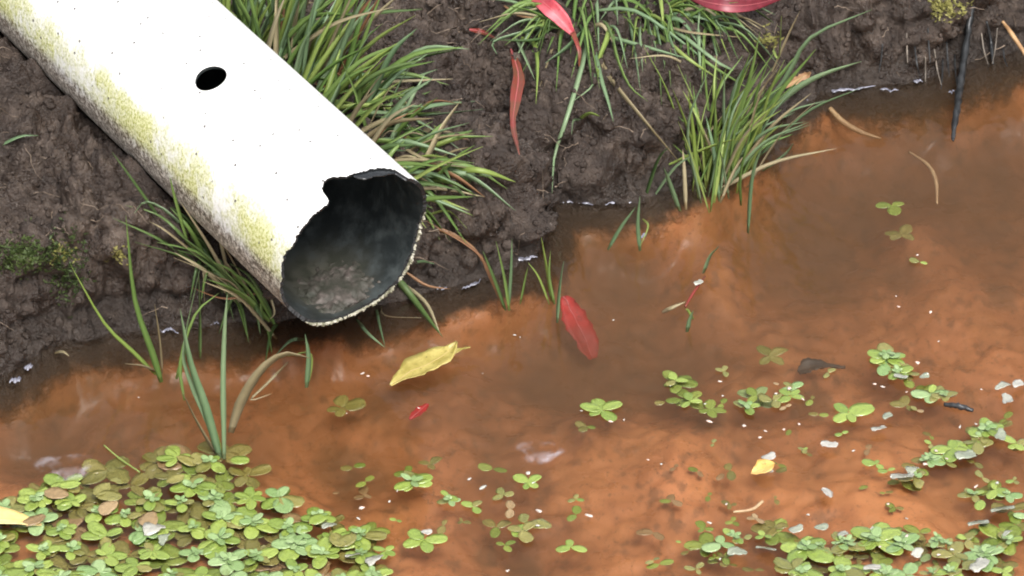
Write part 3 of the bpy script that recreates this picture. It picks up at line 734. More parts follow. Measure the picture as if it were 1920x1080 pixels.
def bank_leaf(pix, hw, m, label, lift=.006, **kw):
    return sheet_leaf('fallen_leaf', [on_ground(x, y, lift+.004*k) for k, (x, y) in enumerate(pix)], W(*hw), m, label, up=UPB, **kw)
bank_leaf([(958,92),(972,140),(966,190),(962,235),(974,290)], (2,8,13,10,6,5,1), REDB, lift=.012, label= 'long narrow red brown leaf hanging down the mud face', cup=.35, jag=.2, seed=7)
PINKRED = spotty('pinkish_red_leaf', (.36,.030,.045), (.46,.10,.12), (.24,.02,.03), .45, 160)
RL = bank_leaf([(985,-25),(1020,5),(1050,32),(1078,68)], (8,15,17,14,3), PINKRED, 'bright red leaf blade drooping through the brow grass', cup=.35, seed=8)
child_of(RL, 'stalk', [on_ground(1074,60,.02), on_ground(1086,95,.014), on_ground(1086,125,.008)], W(5,4,3,1), REDB, 'thin rusty stalk trailing from the bright red leaf', up=UPB, seed=9)
bank_leaf([(1295,-4),(1345,8),(1400,10),(1465,-4)], (4,11,13,11,3), REDD, 'dark crimson leaf lying across the top of the bank grass', lift=.02, cup=.12, seed=10)
bank_leaf([(1470,165),(1490,152),(1510,142),(1520,135)], (2,7,8,2), G_RUST, 'small curled tan leaf scrap caught at the water\'s edge', cup=.5, jag=.5, seed=11)
bank_leaf([(880,55),(905,60),(930,72)], (2,5,4,1), REDB, 'dark red stem scrap on the bare mud', cup=.2, seed=12)

# ------------------------------------------------------------------ floating water plants
def pad_mesh(name, seed, narrow=0.0, cupz=.10, stalk=.16, rag=0.0):
    """one spoon-shaped leaf, unit length along +X"""
    r = random.Random(seed); vs = []; fs = []; nw = 4
    T = [0,stalk*.55,stalk]+[stalk+(1-stalk)*u for u in (.06,.18,.36,.54,.72,.86,.95,.995)]; nl = len(T)-1; ca = (1+stalk)/2; ha = (1-stalk)/2*1.01
    tip = r.uniform(-.05,.05); wob = r.uniform(-.03,.03); bb = .365-narrow
    for t in T:
        w = max(.035, bb*math.sqrt(max(0, 1-((t-ca)/ha)**2))**.9)*(1+rag*r.uniform(-.38,.25))
        for j in range(nw+1):
            v = j/nw*2-1
            vs.append((t+rag*r.uniform(-.04,.04), v*w+wob*(1+3*rag)*math.sin(t*3)+rag*.10*math.sin(t*5+seed), rag*.10*math.sin(t*4+v+seed)+cupz*v*v*w*w + tip*t*t - .012*(1-abs(v))*(t > .1)))
    nv = len(vs); vs += [(x, y, z-.010) for x, y, z in vs]
    for k in range(nl):
        for j in range(nw):
            a = k*(nw+1)+j; b = a+nw+1; fs += [(a,b,b+1,a+1),(nv+a,nv+a+1,nv+b+1,nv+b)]
    bnd = [k*(nw+1) for k in range(nl+1)] + [nl*(nw+1)+j for j in range(1,nw+1)] + [k*(nw+1)+nw for k in range(nl-1,-1,-1)] + [j for j in range(nw-1,0,-1)]
    for a, b in zip(bnd, bnd[1:]+bnd[:1]): fs.append((a,nv+a,nv+b,b))
    me = bpy.data.meshes.new(name); me.from_pydata(vs, [], fs); me.update()
    bm = bmesh.new(); bm.from_mesh(me); bmesh.ops.recalc_face_normals(bm, faces=bm.faces); bm.to_mesh(me); bm.free()
    me.polygons.foreach_set('use_smooth', [True]*len(me.polygons)); return me
def wet_leaf(name, c0, c1, rough=.28, coat=.35):
    m = leaf_mat(name, c0, c1, rough, .5, trans=.10); b = m.node_tree.nodes['Principled BSDF']
    b.inputs['Coat Weight'].default_value = min(1, coat*2.2); b.inputs['Coat Roughness'].default_value = .05
    n = m.node_tree; bump(n, noise(n, objco(n), 5, 3, .6), .25, .03, b); return m
TONES = {'bright': wet_leaf('water_leaf_green', (.17,.245,.042), (.34,.42,.09)),
         'mint': wet_leaf('water_leaf_mint', (.19,.30,.10), (.34,.45,.21)),
         'olive': wet_leaf('water_leaf_olive', (.17,.17,.042), (.29,.25,.075)),
         'tan': wet_leaf('water_leaf_tan', (.26,.17,.075), (.40,.28,.15)),
         'pale': wet_leaf('water_leaf_glint', (.24,.27,.19), (.50,.46,.43), .18, .8)}  # pale tone carries wet glare in its base colour
PADS = {}
for tone, m in TONES.items():
    L_ = []
    for s in range(8):
        me = pad_mesh('leaf', s, narrow=.035*(s % 3), cupz=[.05,.2,.45][s % 3], stalk=.02 if tone in ('pale','tan') else .07, rag={'pale':.7,'olive':.3,'tan':.3}.get(tone,.12)); me.materials.append(m); L_.append(me)
    PADS[tone] = L_
def add_pad(parent, tone, ang, L, loc=(0,0,0), pitch=0.0, roll=0.0, name='leaf'):
    o = bpy.data.objects.new(name, random.choice(PADS[tone])); COL.objects.link(o)
    if parent: o.parent = parent
    o.location = tuple(loc); o.rotation_euler = (roll, -pitch, ang); o.scale = (L, L, L); return o
def rosette(px, py, rpx, n, tone, label, z=.0012, mint=True, group=None):
    c = at_z(px, py, z); e = tag(empty('water_starwort', c), label, 'water plant', group)
    a0 = U(0, 6.3)
    for k in range(n):
        L = rpx*PXM*U(.65,1.25)
        t = tone if random.random() < .78 else random.choice(['olive','bright'])
        add_pad(e, t, a0+k*6.283/n+U(-.45,.45), L, (0,0,.00014*k), U(-.03,.035), U(-.07,.07))
    if mint:
        for k in range(random.choice([4,5,6])):
            add_pad(e, 'mint', a0+.5+k*1.25+U(-.3,.3), rpx*PXM*U(.26,.58), (0,0,.0010+.0004*k), U(.05,.30), U(-.2,.2), name='heart_leaf')
    return e

# single specimens out on the open water: x, y, leaf length px, leaves, tone, z, mint heart, label
SPEC = [
 (772,905,40,5,'bright',.001,1,'starwort rosette with mint heart alone on rusty water by a shallow orange drift'),
 (1130,770,40,5,'bright',.0005,0,'long flat starwort sprig floating below the sunken red leaf'),
 (1268,716,38,5,'bright',-.003,0,'half sunken starwort rosette above a two leaved sprig'),
 (1293,752,28,3,'bright',.001,0,'two or three small round leaves under a half sunken rosette'),
 (1418,742,28,3,'bright',-.001,0,'small round green leaf cluster next to a white flecked rosette'),
 (1442,668,34,4,'olive',-.004,0,'dull starwort rosette sunken near a dark drowned clump'),
 (1482,742,34,4,'bright',.001,0,'starwort rosette carrying white flecks beside a dark drowned clump'),
 (1590,776,43,4,'bright',.001,0,'four leaved clover shaped starwort rosette floating by itself'),
 (1662,668,46,5,'bright',.0015,1,'vivid pale green starwort rosette at the head of a loose drift'),
 (1700,700,34,4,'olive',.001,0,'wet shining starwort just below the vivid pale green rosette'),
 (1745,738,34,4,'mint',.0012,0,'mint green leaf pair trailing the vivid pale green rosette'),
 (1786,842,36,4,'bright',.002,0,'glossy trefoil starwort in the slanting drift with a bluish leaf glint'),
 (1742,862,26,6,'mint',.001,1,'knot of tiny mint leaves in the slanting drift'),
 (1850,806,34,5,'bright',.0015,1,'starwort with raised yellow green leaves atop the slanting drift'),
 (1828,830,30,4,'olive',.0012,0,'olive starwort wedged between glossy neighbours in the slanting drift'),
 (1905,832,30,4,'bright',.001,0,'starwort at the side of the slanting drift'),
 (1826,928,30,4,'olive',.001,1,'olive leaf cluster with one mint leaf below the slanting drift'),
 (1866,918,28,3,'bright',.001,0,'upright pair of green leaves next to pinkish leaf glints'),
 (1640,1012,48,6,'bright',.0015,1,'big starwort rosette with white flecks at the pond front'),
 (1590,1020,34,5,'olive',.001,1,'olive starwort touching the big flecked rosette'),
 (1690,1022,34,5,'mint',.0012,1,'mint starwort touching the big flecked rosette'),
 (1512,1030,46,5,'bright',.001,1,'broad green starwort between pale strips and the big rosette'),
 (1452,1000,52,4,'bright',-.003,0,'wide green leaves sunk just under the surface beside pale strips'),
 (1322,1024,40,4,'bright',-.003,0,'sunken green leaf trio with a white fleck'),
 (1320,992,22,3,'bright',-.001,0,'tiny dark green sprig above the sunken leaf trio'),
 (1490,1068,44,5,'olive',.001,0,'olive starwort cut by a pale curled leaf glint'),
 (1582,1070,42,5,'bright',.001,1,'green starwort tuft below the olive starwort of the big rosette'),
 (1660,1076,36,5,'mint',.001,1,'pale mint starwort next to white leaf glints'),
 (1845,1042,40,6,'mint',.001,1,'frosty mint starwort among white leaf glints'),
 (1880,1010,44,5,'bright',-.001,0,'green starwort under a scatter of white flecks'),
 (1790,1040,36,4,'olive',.001,0,'olive leaf pair beside the frosty mint starwort'),
 (1905,985,38,4,'bright',-.001,0,'dark green leaves under the pinkish leaf glints'),
 (985,982,40,3,'olive',.0008,0,'yellowish olive leaf pair near a dark silt smudge'),
 (1070,1026,32,3,'olive',.0005,0,'three small olive leaves in a stack on bare rusty water'),
 (795,1012,34,4,'bright',.0005,0,'green sprig with one white leaf glint below the mint hearted rosette'),
 (990,905,28,4,'bright',.0005,0,'small sprig with bright fleck above the yellowish olive pair'),
 (943,928,20,3,'olive',.0005,0,'tiny olive sprig with a bright fleck'),
 (640,765,38,4,'olive',-.004,0,'dim green sprig sunk beside an orange hump'),
 (1725,492,20,2,'bright',.001,0,'lone tiny green leaf far out on the dark water'),
 (1672,385,32,3,'bright',-.005,0,'dim green leaf sunk over a tan hump'),
 (1690,440,38,4,'olive',-.010,0,'drowned olive leaf tangle beside the tan hump'),
 (830,985,24,2,'olive',-.002,0,'faint olive leaf under the surface by a white fleck'),
 (1080,965,22,2,'bright',-.001,0,'tiny green leaf by a long white fleck'),
 (1100,800,24,3,'olive',-.004,0,'faint olive leaves sunk under the long flat sprig'),
 (1725,1000,30,3,'bright',-.002,0,'dim green leaf pair between the big rosette and the pink leaf glints'),
 (1700,760,26,3,'olive',-.002,0,'faint olive sprig below the mint leaf pair'),
]
for x, y, r, n, tone, z, mi, lab in SPEC:
    rosette(x, y, r, n, tone, lab, z=z, mint=bool(mi))

DRIFT = [(1690,895,1905,790,16,'in the slanting drift'),(1480,1035,1900,1005,22,'in the drift round the big flecked rosette'),(1500,1075,1900,1062,12,'in the front drift by the frosty mint starwort'),(1640,670,1760,745,8,'trailing the vivid pale green rosette'),(1290,1035,1480,985,7,'by the pale glint strips'),(1230,760,1510,735,7,'between the two leaved sprig and the flecked rosette'),(1840,900,1915,960,6,'by the large pinkish leaf glint'),(560,985,740,1040,7,'off the open fringe of the dense mat'),(740,880,1010,1015,6,'near the lone mint hearted rosette')]
for ax, ay, bx, by, cnt, where in DRIFT:
    for k in range(cnt):
        f = (k+U(.1,.9))/cnt; x, y = ax+(bx-ax)*f+random.gauss(0,11), ay+(by-ay)*f+random.gauss(0,9)
        t = random.choice(['olive','bright','bright','mint','olive']); sunk = random.random() < .5; n = random.choice([2,3,3,4])
        rosette(x, y, U(20,34), n, t, '%s %s %s leaved starwort scrap %s' % ('sunken' if sunk else 'floating', {'olive':'olive','bright':'green','mint':'mint'}[t], {2:'two',3:'three',4:'four'}[n], where),
                z=U(-.006,-.0015) if sunk else U(.0004,.0016), mint=(not sunk and random.random() < .4), group='starwort scraps '+where)

FM = [(a, b, 'near the '+c) for a, b, c in [(772,905,'lone mint hearted rosette'),(805,685,'spotted yellow leaf'),(1090,610,'sunken red leaf'),(1130,770,'long flat starwort sprig'),(1293,740,'two leaved sprig'),(1435,870,'small orange leaf'),(1482,742,'dark drowned clump'),(1590,776,'clover shaped rosette'),(1662,668,'vivid pale green rosette'),(1745,738,'mint leaf pair'),(1786,842,'slanting drift'),
      (1640,1012,'big flecked rosette'),(1845,970,'large pinkish leaf glint'),(1845,1042,'frosty mint starwort'),(985,982,'yellowish olive leaf pair'),(1322,1024,'sunken green leaf trio'),(1500,990,'flat white green leaf glint'),(640,1000,'fringe of the dense mat'),(1725,492,'lone tiny green leaf'),(1080,965,'tiny green leaf below open water'),(640,765,'dim green sprig sunk by an orange hump')]]
for k in range(75):
    x, y = U(1200,1915), U(690,1078)
    if k > 62: x, y = U(620,1200), U(850,1075)
    t = random.choice(['olive','olive','bright','tan','bright']); n = random.choice([1,2,2,3]); sunk = random.random() < .7
    mark = min(FM, key=lambda m: (m[0]-x)**2+(m[1]-y)**2)[2]
    rosette(x, y, U(12,25), n, t, '%s tiny %s %s leaved fragment %s' % ('sunken' if sunk else 'floating', {'olive':'olive','bright':'green','tan':'tan'}[t], {1:'one',2:'two',3:'three'}[n], mark), z=U(-.007,-.0012) if sunk else .0008, mint=False, group='tiny leaf fragments on the water')

# dense mat: lower layer of dull drowned rosettes, upper layer of fresh ones
MAT = [(-20,965),(150,890),(290,870),(340,850),(410,845),(480,862),(500,905),(560,958),(690,985),(720,1095),(-20,1095)]
def inside(x, y, poly):
    c = False
    for (ax,ay),(bx,by) in zip(poly, poly[1:]+poly[:1]):
        if (ay > y) != (by > y) and x < (bx-ax)*(y-ay)/(by-ay)+ax: c = not c
    return c
def scatter(n, mind, poly, x0, x1, y0, y1):
    pts = []
    for _ in range(6000):
        if len(pts) >= n: break
        x, y = U(x0,x1), U(y0,y1)
        if inside(x, y, poly) and all((x-a)**2+((y-b)*1.6)**2 > mind*mind for a, b in pts): pts.append((x, y))
    return pts
MARKS = [(410,850,'by the tall upright blades'),(30,975,'along the cream yellow leaf'),(285,1000,'round loose greyish leaf glints'),(690,1045,'at its pinkish leaf glint'),(170,925,'behind the loose tan leaves'),(600,1000,'on its open water fringe')]
NUM = {3:'three',4:'four',5:'five',6:'six'}
def beside(x, y, marks): return min(marks, key=lambda m: (m[0]-x)**2+(m[1]-y)**2)[2]
for x, y in scatter(56, 50, MAT, -20, 720, 845, 1095):
    k = random.choice([3,4,5]); t = random.choice(['olive','olive','bright','bright','olive','tan'])
    rosette(x, y, U(36,48), k, t, 'sunken %s leaved %s starwort in the mat %s' % (NUM[k], {'olive':'olive','bright':'dull green','tan':'tan'}[t], beside(x, y, MARKS)), z=U(-.0050,-.0010), mint=False, group='drowned starwort in the dense mat')
FRESH = [p for p in scatter(56, 52, MAT, -20, 720, 850, 1095) if (p[1] > 930 or random.random() < .55)]
for x, y in FRESH:
    k = random.choice([4,5,6]); t = random.choice(['bright','bright','bright','mint']); mi = random.random() < (.8 if y > 960 else .45)
    rosette(x, y, U(26,46), k, t, 'fresh %s %s starwort in the mat %s' % (NUM[k]+' leaved', {'bright':'green','mint':'mint'}[t]+(' pale hearted' if mi else ''), beside(x, y, MARKS)), z=U(.0002,.0012), mint=mi, group='fresh starwort in the dense mat')
for x, y, L, t in [(152,905,38,'bright'),(205,905,42,'olive'),(130,928,46,'tan'),(180,930,44,'olive'),(215,938,42,'tan'),(85,965,44,'tan'),(430,862,34,'bright'),(345,890,36,'olive'),(620,1000,40,'olive'),(580,982,36,'bright'),(665,1000,40,'olive'),(280,990,44,'tan'),(270,1000,40,'pale'),(300,1020,30,'pale')]:
    o = add_pad(None, t, U(0,6.3), L*PXM*1.05, at_z(x, y, .0035), name='floating_leaf')
    tag(o, {'bright':'loose round green leaf floating along the fringe of the dense mat','olive':'loose round olive leaf floating along the fringe of the dense mat','tan':'loose tan brown leaf floating along the fringe of the dense mat','pale':'loose greyish leaf glint lying on the dense mat'}[t], 'leaf', 'loose %s leaves at the dense mat' % t)
# wet glare and a few scraps, built as pale leaf shapes: x, y, length, angle deg, label
for x, y, L, a, lab in [(1650,800,46,40,'pale wet leaf glint standing slanted beside the clover shaped rosette'),(1665,780,32,60,'pale upper glint of the slanted leaf pair'),(1556,833,42,5,'smooth bluish pale leaf glint floating alone on bright orange water'),(1440,856,34,15,'pale curled leaf glint floating behind the small orange leaf'),(1445,884,26,30,'white wet leaf glint tucked against the small orange leaf'),
      (1550,925,44,-60,'pinkish pale leaf glint tilted up beside a dark green sprig'),(1495,992,42,5,'flat white green leaf glint floating before the broad green starwort'),(1543,990,42,5,'second flat white green leaf glint beside its twin'),(1582,1000,36,60,'upright frosted leaf glint at the rim of the big rosette'),
      (1385,1035,54,8,'long pale leaf glint strip lying on the water by sunken green leaves'),(1435,1028,44,0,'bluish pale leaf glint strip beside its longer twin'),(1690,893,50,15,'bluish pale leaf glint at the tail of the slanting drift'),(1712,880,36,45,'small bluish leaf glint overlapping the drift tail'),(1810,850,54,40,'pale pinkish leaf glint lying along the slanting drift'),(1880,812,50,60,'bluish pale leaf glint at the head of the slanting drift'),
      (1835,980,52,30,'large pinkish leaf glint with dark nicks'),(1880,955,56,25,'pink leaf glint overlapping its dark nicked neighbour'),(1835,1060,54,70,'white leaf glint standing below the frosty mint starwort'),(1690,705,34,0,'bluish wet leaf glint under the vivid pale green rosette'),(1735,705,32,40,'greyish wet leaf glint beside the mint leaf pair'),(1890,745,44,80,'cream leaf near the drift head'),(1880,725,38,10,'cream curled scrap near the drift head'),(1910,720,36,60,'yellowish cream scrap beside the curled scrap'),
      (700,1050,44,60,'pinkish grey leaf glint at the corner of the dense mat'),(660,1040,34,30,'grey wet leaf glint at the corner of the dense mat'),(618,985,40,25,'white edged leaf glint on the mat fringe'),(800,998,28,0,'white leaf glint above the green sprig'),(1310,528,30,55,'lilac grey leaf floating between cut blades'),(1635,1065,40,20,'whitish leaf glint beside pale mint starwort'),(1890,1000,30,30,'small frosted leaf glint over the dark green leaves'),(1720,1035,34,30,'grey white leaf glint beside the mint starwort of the big rosette')]:
    o = add_pad(None, 'pale', math.radians(a), L*PXM*U(.6,.85), at_z(x-L*.4*math.cos(math.radians(a)), y+L*.25*math.sin(math.radians(a)), .0035), U(-.04,.12), U(-.35,.35), name='glint_leaf'); tag(o, lab, 'leaf')

# ------------------------------------------------------------------ wet glints and bubbles, built as small pale flecks on the water
def glint_fleck_mat():
    m, n, b = mat('pale_glint_fleck'); n.links.new(mixc(n, rand(n), (.40,.40,.36), (.58,.45,.38)), b.inputs['Base Color'])
    b.inputs['Roughness'].default_value = .15; b.inputs['Coat Weight'].default_value = .6; return m
GLINT_FLECK = glint_fleck_mat(); fleck = []
for s in range(4):
    r = random.Random(s); bm = bmesh.new(); bmesh.ops.create_icosphere(bm, subdivisions=2, radius=1)
    for v in bm.verts:
        k = 1+.25*math.sin(v.co.x*3+s)*math.cos(v.co.y*4+s*2); v.co = Vector((v.co.x*k*1.25, v.co.y*k*.85, v.co.z*.5*k))
    me = bpy.data.meshes.new('fleck'); bm.to_mesh(me); bm.free(); me.materials.append(GLINT_FLECK); me.polygons.foreach_set('use_smooth', [True]*len(me.polygons)); fleck.append(me)
FL = [(905,914,11),(965,628,5),(975,632,4),(680,700,7),(690,705,5),(785,765,4),(650,775,4),(1350,715,5),(1355,742,5),(1330,790,9),(1322,757,5),(1395,798,8),(1425,820,7),(1435,808,6),(1470,805,6),(1498,795,9),(1480,728,9),(1455,738,6),(1505,748,6),(1215,862,5),(1240,870,6),
      (1105,967,8),(1100,965,5),(678,952,8),(672,972,6),(880,898,6),(990,887,9),(1000,905,5),(1010,958,9),(1008,985,6),(1362,945,7),(1330,980,8),(1380,1002,5),(1350,1048,5),(952,1070,5),(1640,720,8),(1655,725,6),(1720,680,8),(1685,575,6),(1745,585,7),(1680,555,5),(1760,640,4),(1720,478,5),(1700,735,7),(1665,945,8),(1515,965,6),(1700,972,7),
      (1635,990,9),(1650,1025,7),(1700,1005,7),(1760,1040,6),(1785,1030,8),(1870,905,8),(1830,912,8),(1600,845,6),(1170,787,5),(1145,790,6),(1090,770,4),(640,1000,5),(260,745,3),(905,700,3),(1150,600,4),(745,920,6),(730,940,6),(1840,730,5),(1735,870,8),(1755,845,7),(1775,860,6),(1800,800,8),(1830,795,6)]
for x, y, r in FL:
    o = bpy.data.objects.new('glint_fleck', random.choice(fleck)); COL.objects.link(o); s = r*U(.32,.55)*PXM
    o.location = tuple(at_z(x, y, max(.0006, .0025 if r > 5 else .001))); o.scale = (s,s,s); o.rotation_euler = (U(-.2,.2),U(-.2,.2),U(-.9,1.3)); o.scale = (s*U(.7,1.5), s*U(.6,1.1), s)
    tag(o, '%s whitish glint fleck floating %s' % ('fat' if r > 8 else 'small' if r > 5 else 'tiny', beside(x, y, FM)), 'fleck', 'whitish glint flecks on the water')

# ------------------------------------------------------------------ waterline sky glints, built as pale strips where water meets mud
def glimmer_mat():
    m, n, b = mat('pale_glimmer'); co = objco(n)
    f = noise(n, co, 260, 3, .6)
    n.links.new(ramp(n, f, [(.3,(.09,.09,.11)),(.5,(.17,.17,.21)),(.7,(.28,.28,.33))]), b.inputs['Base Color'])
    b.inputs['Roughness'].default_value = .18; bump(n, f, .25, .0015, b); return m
GLIMMER = glimmer_mat()
def glimmer(pix, wpx, label):
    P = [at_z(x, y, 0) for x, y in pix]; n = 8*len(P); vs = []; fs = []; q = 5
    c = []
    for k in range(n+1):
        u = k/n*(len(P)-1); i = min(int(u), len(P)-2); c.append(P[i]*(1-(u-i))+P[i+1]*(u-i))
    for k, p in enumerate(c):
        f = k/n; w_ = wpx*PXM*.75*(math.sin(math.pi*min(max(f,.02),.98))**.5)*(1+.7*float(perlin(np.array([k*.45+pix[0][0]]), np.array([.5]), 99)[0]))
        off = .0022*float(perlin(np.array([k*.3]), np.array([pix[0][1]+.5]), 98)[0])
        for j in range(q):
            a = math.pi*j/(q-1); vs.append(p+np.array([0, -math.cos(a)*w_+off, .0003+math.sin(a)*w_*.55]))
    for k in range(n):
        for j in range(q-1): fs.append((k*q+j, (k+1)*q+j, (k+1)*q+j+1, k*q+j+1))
    return tag(mesh_obj('glimmer_line', vs, fs, GLIMMER), label, 'glimmer')
for pix, wd, lab in [([(1045,379),(1072,376),(1112,385)],6,'longer pale glint line under the dark mud notch'),([(1135,383),(1160,376),(1195,380)],6,'glint line between the dark notch and short splayed blades'),([(1540,163),(1560,171),(1600,168),(1642,161)],5,'thin wavy glint line tracing the far mud foot'),
      ([(1650,167),(1685,170)],5,'short glint dash beyond the wavy line'),([(1705,151),(1730,152)],6,'grey glint dab below the hairy roots'),([(1480,198),(1500,192),(1528,182)],7,'glint patch behind the broad blades of the edge tuft'),([(958,490),(985,486),(1008,481)],7,'glint line at the tip of the mud point'),
      ([(866,541),(885,535),(902,526)],6,'glint line beside the pipe on the mud foot'),([(815,540),(838,541)],5,'small glint dab near the pipe mouth'),([(215,609),(240,610)],4,'thin glint line at the scarp foot behind arching blades'),([(300,621),(318,619),(335,625)],5,'glint line at the scarp foot behind tall upright blades'),
      ([(395,608),(412,606)],4,'glint dash in shadow under the pipe'),([(18,716),(40,712)],11,'glint blob at the corner of the crumbly bank'),([(45,692),(62,686)],9,'smaller glint blob above the corner blob'),([(1200,447),(1214,437)],8,'bluish glint fleck among short splayed blades'),([(1778,172),(1790,173)],5,'glint speck beside the dark hanging twig')]:
    glimmer(pix, wd, lab)
# thin translucent milky patches on the water
def film_mat():
    m = bpy.data.materials.new('milky_film'); m.use_nodes = True; n = m.node_tree; b = n.nodes['Principled BSDF']; L = n.links.new
    b.inputs['Base Color'].default_value = (.62,.60,.66,1); b.inputs['Roughness'].default_value = .25
    g = N(n, 'ShaderNodeTexCoord').outputs['Generated']; d = N(n, 'ShaderNodeVectorMath', operation='DISTANCE'); L(g, d.inputs[0]); d.inputs[1].default_value = (.5,.5,.5)
    f = mth(n, 'MULTIPLY', maprange(n, d.outputs['Value'], .55, .05), maprange(n, noise(n, objco(n), 70, 4, .6), .42, .66))
    L(mth(n, 'MULTIPLY', f, .6), b.inputs['Alpha']); return m
FILM = film_mat()
for x, y, rx, lab in [(1012,846,52,'milky translucent film lying on open water beyond the mint hearted rosette'),(125,875,62,'faint bluish film beside the dense mat')]:
    vs = []; fs = []; n = 40; c = at_z(x, y, .0012)
    for k in range(n):
        a = 2*math.pi*k/n; r = rx*PXM*(1+.2*math.sin(3*a+x)); vs.append((math.cos(a)*r, math.sin(a)*r*.8, 0))
    vs += [(v[0]*.5, v[1]*.5, .0004) for v in vs]; vs.append((0,0,.0005))
    for k in range(n):
        k2 = (k+1) % n; fs += [(k,k2,n+k2,n+k),(n+k,n+k2,2*n)]
    o = mesh_obj('pale_film', vs, fs, FILM); o.location = tuple(c); tag(o, lab, 'glimmer')

# ------------------------------------------------------------------ twigs, roots, drowned stems
def tube(name, pts, radii, m, label, cat, sides=7, parent=None, group=None, rough=.0):
    P = [np.asarray(p, float) for p in pts]; Q = [2*P[0]-P[1]]+P+[2*P[-1]-P[-2]]; n = 7*(len(P)-1); vs = []; fs = []; c = []
    for k in range(n+1):
        u = k/n*(len(P)-1); i = min(int(u), len(P)-2); t = u-i; a,b,cc,d = Q[i],Q[i+1],Q[i+2],Q[i+3]
        c.append(.5*((2*b)+(cc-a)*t+(2*a-5*b+4*cc-d)*t*t+(3*b-a-3*cc+d)*t**3))
    for k, p in enumerate(c):
        tg = c[min(k+1,n)]-c[max(k-1,0)]; tg /= np.linalg.norm(tg)+1e-9
        s = np.cross(tg, [.3,.2,.9]); s /= np.linalg.norm(s); v2 = np.cross(tg, s)
        r = np.interp(k/n, np.linspace(0,1,len(radii)), radii)
        for j in range(sides):
            a = 2*math.pi*j/sides; rr = r*(1+rough*random.uniform(-1,1)); vs.append(p+(s*math.cos(a)+v2*math.sin(a))*rr)
    for k in range(n):
        for j in range(sides): fs.append((k*sides+j, k*sides+(j+1)%sides, (k+1)*sides+(j+1)%sides, (k+1)*sides+j))
    fs.append(tuple(range(sides))[::-1]); fs.append(tuple(n*sides+j for j in range(sides)))
    o = mesh_obj(name, vs, fs, m, parent)
    return tag(o, label, cat, group) if label else o
TWIG = spotty('dark_wet_bark', (.010,.011,.012), (.030,.032,.034), (.08,.08,.08), .35, 420)
TAN = spotty('tan_root', (.30,.17,.08), (.40,.25,.12), (.15,.08,.04), .6, 200)
FIBR = spotty('grey_rootlet', (.10,.085,.07), (.19,.16,.13), (.05,.04,.03), .6, 200)
STEM = spotty('drowned_stem', (.34,.22,.12), (.42,.30,.17), (.25,.14,.06), .6, 200)
y0 = on_ground(1822,40)[1]
tube('twig', [on_ground(1824,0,-.01), in_front(1815,60,y0-.004,.006), in_front(1802,150,y0-.02,.006), in_front(1794,205,y0-.03,.004), in_front(1788,250,y0-.04,.002), in_front(1787,264,y0-.043,.001)], W(6,7,8,7,5,2), TWIG, 'dark wet twig hanging from the bank into the water', 'twig', rough=.3)
tube('twig', [on_ground(1850,40,.004), on_ground(1858,80,.007), on_ground(1862,120,.004)], W(2.5,3,4,2), TWIG, 'short dark root stub beside the hanging twig', 'twig', rough=.2)
for k, (x, y) in enumerate([(1700,70),(1715,95),(1740,60),(1752,100),(1775,85),(1790,110),(1840,70),(1870,60),(1655,90),(1735,115),(1768,118),(1880,95)]):
    l = U(30,60); dx = U(-14,14)
    tube('rootlet', [on_ground(x, y-8, .002), on_ground(x+dx*.4, y+l*.5, .006), on_ground(x+dx, y+l, .007)], W(1.4,1.8,.7), random.choice([TWIG,TWIG,FIBR]), 'thin rootlet dangling from the bank round the dark hanging twig', 'root', group='rootlets round the hanging twig')
tube('root', [on_ground(1880,40,.01), on_ground(1898,65,.014), on_ground(1925,105,.016)], W(3,5,4), TAN, 'orange tan root curling out of the bank by the twig', 'root', rough=.1)
tube('drowned_reed', [at_z(1556,203,-.004), at_z(1580,228,-.008), at_z(1615,248,-.011), at_z(1652,260,-.014)], W(5,6,5,2), STEM, 'curved tan stem drowned near the far mud foot', 'stem')
tube('drowned_reed', [at_z(1705,285,-.012), at_z(1740,310,-.009), at_z(1755,340,-.007), at_z(1757,382,-.006)], W(2,4,4,2), STEM, 'thin bent stem drowned beside the tan hump', 'stem')
tube('drowned_reed', [at_z(1285,575,.0005), at_z(1298,552,.0005), at_z(1322,518,.0015)], W(2,3,2), REDB, 'short red stem floating between straw and lilac grey leaf', 'stem')
tube('drowned_reed', [at_z(1375,960,.0005), at_z(1410,955,.0005), at_z(1430,940,.001)], W(2,3,3), STEM, 'yellowish stem floating ahead of the pale glint strips', 'stem')
tube('twig', [at_z(1770,758,.001), at_z(1800,762,.0015), at_z(1825,770,.001)], W(4,6,3), TWIG, 'short black twig floating above the slanting drift', 'twig', rough=.3)
tube('drowned_reed', [at_z(195,835,.001), at_z(225,860,.001), at_z(262,885,.001)], W(1.5,1.5,1.5), G_LIME, 'hair thin green stem floating above the dense mat', 'stem')

# dark drowned clump and silt smudges on the bed
DARK = spotty('dark_silt', (.030,.026,.020), (.055,.045,.032), (.02,.018,.015), .6, 200)
sheet_leaf('drowned_leaf', Z([(1498,700),(1518,690),(1545,686),(1585,688)], [-.014,-.012,-.011,-.010]), W(6,20,17,8,1), DARK, 'dark rotten leaf drowned between two starwort rosettes', cup=.3, jag=.5, wave=.002, seed=13)

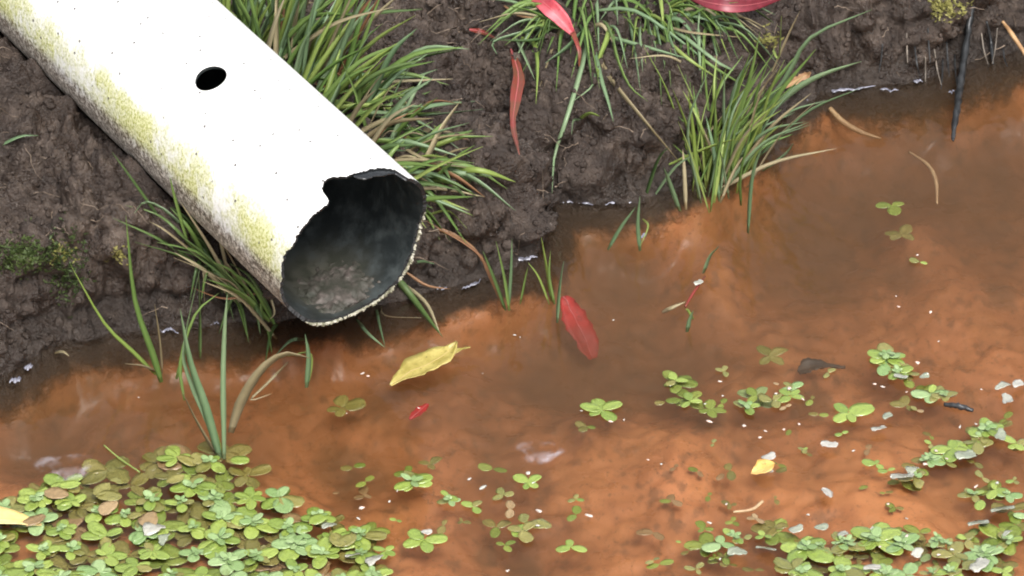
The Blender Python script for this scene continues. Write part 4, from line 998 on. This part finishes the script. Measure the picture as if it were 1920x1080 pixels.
# ------------------------------------------------------------------ crumbs of soil, rootlets, moss
def bank_points(n, test=None):
    out = []
    while len(out) < n:
        x, y = U(-.34,.34), U(-.12,.34); z = H(x, y)
        if z < .003 or (test and not test(x, y, z)): continue
        out.append((x, y, z))
    return out
ico = bmesh.new(); bmesh.ops.create_icosphere(ico, subdivisions=1, radius=1); ico.verts.ensure_lookup_table()
IV = np.array([v.co[:] for v in ico.verts]); IF = np.array([[v.index for v in f.verts] for f in ico.faces]); ico.free()
def near_pipe(x, y):
    a2 = PA[:2]/np.linalg.norm(PA[:2]); qx, qy = x-PC[0], y-PC[1]
    return abs(-qx*a2[1]+qy*a2[0]) < PR*1.15
pts = bank_points(7500, lambda x, y, z: not near_pipe(x, y)); V = []; F = []
for k, (x, y, z) in enumerate(pts):
    s = float(np.clip(rng.lognormal(-6.75, .5), .0006, .0042))
    R3, _ = np.linalg.qr(rng.normal(size=(3,3))); sc = s*rng.uniform(.6,1.25,3)
    V.append((IV*(1+rng.uniform(-.22,.22,(len(IV),1)))*sc)@R3.T+np.array([x,y,z+s*.25])); F.append(IF+k*len(IV))
V = np.concatenate(V); F = np.concatenate(F)
crumbs = mesh_obj('soil_crumbs', V.tolist(), F.tolist(), MUD); tag(crumbs, 'loose dark soil crumbs littering the mud bank', 'soil', kind='stuff')
V = []; F = []
def hair(p, d, ln, r):
    base = len(V); q = np.array(p)
    for k in range(6):
        f = k/5; c = q+np.array(d)*ln*f+np.array([0,0,-.35*ln*f*f])+rng.normal(size=3)*ln*.03
        c[2] = max(c[2], H(c[0], c[1])+.0006)
        for j in range(3):
            a = 2.09*j; V.append(c+np.array([math.cos(a), math.sin(a)*.5, math.sin(a)])*r*(1-.6*f))
    for k in range(5):
        for j in range(3): F.append((base+k*3+j, base+k*3+(j+1)%3, base+k*3+3+(j+1)%3, base+k*3+3+j))
for x, y, z in bank_points(330, lambda x, y, z: not near_pipe(x, y)):
    a = U(0, 6.28); hair((x,y,z+.001), (math.cos(a), math.sin(a)*.6-.4, U(-.2,.6)), U(.006,.022), U(.00018,.0004))
FIB = spotty('root_fibre', (.16,.115,.08), (.26,.20,.15), (.08,.05,.03), .7, 200)
tag(mesh_obj('root_fibres', [tuple(v) for v in V], F, FIB), 'fine pale root fibres straggling out of the mud', 'roots', kind='stuff')
MOSS = leaf_mat('moss', (.030,.055,.012), (.085,.110,.025), .6)
MOSSY = leaf_mat('yellow_moss', (.16,.16,.04), (.30,.27,.09), .6)
def moss(px, py, rx, ry, n, m, label, sz=.0022):
    V = []; F = []; c0 = on_ground(px, py)
    for k in range(n):
        p = on_ground(px+random.gauss(0,rx*.5), py+random.gauss(0,ry*.5), .0008)-c0
        for q in range(3):
            a = U(0,6.28); d = np.array([math.cos(a), math.sin(a)*.8-.3, U(.2,1.1)]); d /= np.linalg.norm(d); s = np.cross(d, rng.normal(size=3)); s /= np.linalg.norm(s); L = sz*U(.6,1.5)
            b = len(V); V += [p-s*L*.16, p+d*L*.5-s*L*.24, p+d*L, p+d*L*.5+s*L*.24]; F.append((b,b+1,b+2,b+3))
    o = mesh_obj('moss_patch', V, F, m); o.location = tuple(c0); o['kind'] = 'stuff'; return tag(o, label, 'moss')
moss(50,480,60,34,420,MOSS,'dark green moss capping the brow of the crumbly scarp')
moss(125,500,36,60,260,MOSS,'olive moss hanging down the crumbly scarp')
moss(115,480,22,18,60,MOSSY,'yellowish moss tuft at the scarp brow beside dark moss')
moss(225,478,18,14,50,MOSSY,'small yellow green moss tuft behind the arching blades')
moss(1775,18,36,22,90,MOSSY,'yellow moss tuft high on the bank by the dark twig', .003)
moss(1440,75,22,16,60,MOSSY,'yellow green moss flowers among blades of the edge tuft', .0025)
